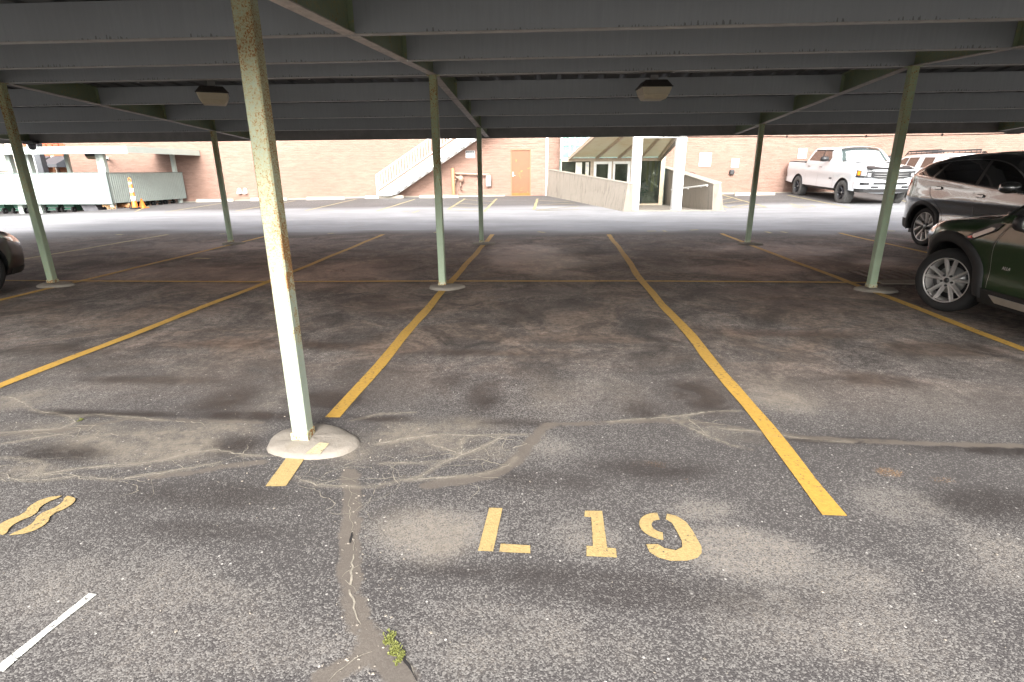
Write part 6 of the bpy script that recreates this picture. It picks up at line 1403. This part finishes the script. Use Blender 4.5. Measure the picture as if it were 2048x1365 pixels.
# nose: grille, lamps and bumper
def NZ(y):
    W_2 = 1.055; q = abs(y)/(W_2*.80)
    if q <= 1: return LX/2+.10*(1-q**2.2)
    return LX/2-.55+.55*math.sqrt(max(0, (1-abs(y)/W_2)/.2))
def nose(mb, y0, y1, z0, z1, d, th=.05, cur=.10, n=10, taper=0.):
    vs = []
    for k in range(n+1):
        y = y0+(y1-y0)*k/n; b_ = NZ(y)+d+.018; tp = taper*abs((k/n)*2-1)
        for dd in (0, -th):
            for zz in (z0+tp, z1): vs.append((y, b_+dd, zz))
    mb.add(vs, [(4*k, 4*k+4, 4*k+5, 4*k+1) for k in range(n)]+[(4*k+1, 4*k+5, 4*k+7, 4*k+3) for k in range(n)]+[(4*k+2, 4*k+6, 4*k+4, 4*k) for k in range(n)]+[(0, 1, 3, 2), (4*n, 4*n+2, 4*n+3, 4*n+1)])
mb = MB(); nose(mb, -.60, .60, .88, 1.21, .02, .06, taper=.12); gr = c.part('grille', mb, 'black')
mb = MB()
for z in (.93, 1.01, 1.09, 1.17): nose(mb, -.56, .56, z, z+.028, .035, .03, taper=.02)
c.part('grille_bars', mb, 'metal', gr)
mb = MB(); nose(mb, -.63, .63, 1.211, 1.25, .03, .06); c.part('grille_surround', mb, 'white_car', gr)
b = text_mesh('grille_badge', 'RAM', .10, 'cone_w', None, (0, 0, 0), '-y', .004); b.parent = gr; b.rotation_euler.z = math.pi; b.location = (0, LX/2+.175, 1.03)
b = text_mesh('side_badge', 'RAM', .10, 'black', None, (0, 0, 0), '-x', .003); b.parent = root; b.rotation_euler.z = math.pi; b.location = (c.Y(1.95, .88)+.006, LX/2-1.95, .86)
mb = MB(); mb.hexa([(-.78, LX/2+.02, 1.262), (.78, LX/2+.02, 1.262), (.72, LX/2-.25, 1.34), (-.72, LX/2-.25, 1.34)], [(-.72, LX/2+.09, 1.285), (.72, LX/2+.09, 1.285), (.68, LX/2-.2, 1.375), (-.68, LX/2-.2, 1.375)]); c.part('bug_deflector', mb, 'black', None, .02)
for sx in (-1, 1):
    mb = MB(); a, b_ = sorted((sx*.61, sx*.985)); nose(mb, a, b_, 1.00, 1.235, .012, .12, n=8); hl = c.part('headlight', mb, 'black')
    mb = MB(); a, b_ = sorted((sx*.66, sx*.76)); nose(mb, a, b_, 1.03, 1.14, .024, .03, n=4); c.part('inner_lens', mb, 'clear_lens', hl); mb = MB(); a, b_ = sorted((sx*.80, sx*.92)); nose(mb, a, b_, 1.05, 1.21, .024, .03, n=4); c.part('outer_lens', mb, 'clear_lens', hl); mb = MB(); a, b_ = sorted((sx*.64, sx*.90)); nose(mb, a, b_, 1.205, 1.222, .024, .03, n=4); c.part('running_light', mb, 'clear_lens', hl)
    mb = MB(); a, b_ = sorted((sx*.935, sx*.98)); nose(mb, a, b_, 1.07, 1.20, .026, .10, n=3); c.part('amber_marker', mb, 'amber', hl)
mb = MB(); nose(mb, -1.005, 1.005, .62, .88, .05, .16, n=24); bp = c.part('bumper', mb, 'white_car', None, .02)
mb = MB(); nose(mb, -.97, .97, .50, .618, .02, .16, n=24); c.part('bumper_valance', mb, 'cladding')
for (a, b_, z0, z1) in ((-.56, .56, .76, .835), (.68, .92, .745, .835), (-.92, -.68, .745, .835), (.38, .62, .645, .72), (-.62, -.38, .645, .72)):
    mb = MB(); nose(mb, a, b_, z0, z1, .058, .02, n=8); c.part('bumper_opening', mb, 'black', bp)
c.side('tail_lamp', rrect(5.86, 6.03, 1.05, 1.34, .02), 'red_lens', .008)
mb = MB(); mb.box(-.95, .95, -LX/2-.14, -LX/2+.02, .58, .78); c.part('rear_bumper', mb, 'metal', None, .03)
c.mirror(2.26, 1.50, 'black', 1.35)
mb = MB(); [mb.tube([(sx*.90, LX/2-1.75, .50), (sx*.90, LX/2-4.0, .50)], .05, 8) for sx in (-1, 1)]; c.part('step_bar', mb, 'black')
car_wheels(c, 'truck', r_, .30, 'rubber_g', -.02, R(0))

# ---- white SUV with roof rack, tail towards the lane, right of the pickup
r_ = .39; LX = 4.80; sx0 = 14.25
root = thing('white_suv', (sx0+.97, 21.75+LX*.45, gz(sx0+1, 23)-.02), 'boxy white SUV with a black roof rack parked between the pickup and the grey SUV', 'suv')
root.scale = (1, .9, .93)
pr = catmull([(.10, .45), (.0, .60), (.0, .9), (.10, 1.08), (.5, 1.15), (1.2, 1.20), (1.45, 1.28), (1.85, 1.58), (2.15, 1.72), (2.8, 1.78), (3.8, 1.78), (4.5, 1.74), (4.62, 1.60), (4.74, 1.15), (4.78, .9), (4.78, .6), (4.70, .45)], 4)
c = Car(root, LX, 1.92, pr, (.95, 3.74), .46, lerpf([0, 5], [1.16, 1.16]), .42, .30, .09, (.5, .12, 2.), (.3, .06, 2.), None, .09); c.wz = r_
c.body('white_car', lambda u, z: .08 if u < .2 else .03); c.under(); c.arch('wheel_arch', .452, .49, 'black', .01)
for nm, pl_ in (('side_window', [(1.62, 1.22), (1.95, 1.52), (2.25, 1.66), (2.55, 1.67), (2.50, 1.22)]), ('side_window', [(2.58, 1.22), (2.62, 1.67), (3.28, 1.67), (3.22, 1.22)]), ('quarter_window', [(3.62, 1.26), (3.62, 1.66), (4.28, 1.65), (4.26, 1.40), (4.12, 1.26)])): c.side(nm, pl_, 'glass_brown', .005)
c.side('window_sticker', [(1.88, 1.42), (2.0, 1.50), (2.12, 1.42), (2.0, 1.34)], 'sign', .008); c.side('sticker_mark', [(1.94, 1.42), (2.0, 1.46), (2.06, 1.42), (2.0, 1.38)], 'black', .010)
mb = MB(); mb.box(-.70, .70, -LX/2-.02, -LX/2+.05, 1.18, 1.62); 
i0 = [i for i, p in enumerate(pr) if p[0] > 4.60][0]; mb = MB(); c.strip(mb, i0, i0+3, .008, c.crown, -.80, .80); c.part('rear_window', mb, 'glass_dark')
for sd in (-1, 1): mb = MB(); mb.box(sd*.80-.09, sd*.80+.09, -LX/2-.03, -LX/2+.06, .95, 1.20); c.part('tail_lamp', mb, 'red_lens', None, .02)
rk = bpy.data.objects.new('roof_rack', None); COL.objects.link(rk); rk.parent = root
for sd in (-1, 1):
    mb = MB(); mb.tube([c.tomap(1.95, sd*.66, 1.76), c.tomap(2.25, sd*.70, 1.93), c.tomap(4.35, sd*.70, 1.93)], .022, 8); c.part('side_rail', mb, 'black', rk)
    mb = MB(); mb.tube([c.tomap(2.05, sd*.68, 1.82), c.tomap(4.35, sd*.70, 1.83)], .022, 8); c.part('side_rail', mb, 'black', rk)
    for u in (2.4, 2.75, 3.1, 3.45, 3.8, 4.1, 4.34): mb = MB(); mb.tube([c.tomap(u, sd*.70, 1.79), c.tomap(u, sd*.70, 1.93)], .014, 6); c.part('upright', mb, 'black', rk)
for u in (2.3, 2.8, 3.3, 3.8, 4.33): mb = MB(); mb.tube([c.tomap(u, -.70, 1.90), c.tomap(u, .70, 1.90)], .016, 6); c.part('cross_bar', mb, 'black', rk)
c.line('door_gap', [(2.54, .45), (2.54, 1.2)], .01, 'metal', .002); c.line('door_gap', [(3.34, .8), (3.34, 1.2)], .01, 'metal', .002)
car_wheels(c, 'truck', r_, .26, 'rubber_g')

# ---- brown saloon, mostly beyond the left edge of view: only its nose corner shows
r_ = .33; LX = 4.6
root = thing('brown_sedan', (-7.95, 7.22-LX/2, 0), 'brown car of which only one front corner shows at the left edge of the photo', 'car')
pr = catmull([(.14, .20), (.02, .27), (.0, .30), (.05, .33), (.04, .45), (.07, .58), (.16, .68), (.4, .78), (1.0, .88), (1.35, .93), (1.7, 1.12), (2.1, 1.36), (2.5, 1.44), (3.2, 1.42), (3.7, 1.28), (4.1, 1.06), (4.45, 1.0), (4.58, .85), (4.6, .5), (4.5, .3)], 4)
c = Car(root, LX, 1.82, pr, (.92, 3.65), .38, lerpf([0, 5], [.92, 1.0]), .24, .4, .10, (.7, .16, 2.), (.6, .12, 2.), None, .07); c.wz = r_
c.body('brown_car', lambda u, z: .14 if u < .2 else .05); c.under(); c.side('side_window', [(1.75, .98), (2.15, 1.28), (2.6, 1.36), (3.2, 1.34), (3.7, 1.18), (3.85, 1.0)], 'glass_dark', .004)
c.side('lower_lip', [(.06, .205), (.50, .22), (.48, .30), (.03, .295)], 'cladding', .012, .03)
c.side('headlamp', [(.12, .58), (.30, .62), (.62, .74), (.55, .78), (.25, .70)], 'clear_lens', .006)
mb = MB(); c.strip(mb, [i for i, p in enumerate(pr) if p[0] > 1.4][0], [i for i, p in enumerate(pr) if p[0] > 2.1][0], .006, c.crown, -.86, .86); c.part('windscreen', mb, 'glass_dark')
mb = MB(); c.strip(mb, 12, 18, .008, c.crown, -.5, .5); c.part('grille', mb, 'black')
c.mirror(1.62, .95, 'brown_car', 1.)
car_wheels(c, 'multi', r_, .215)
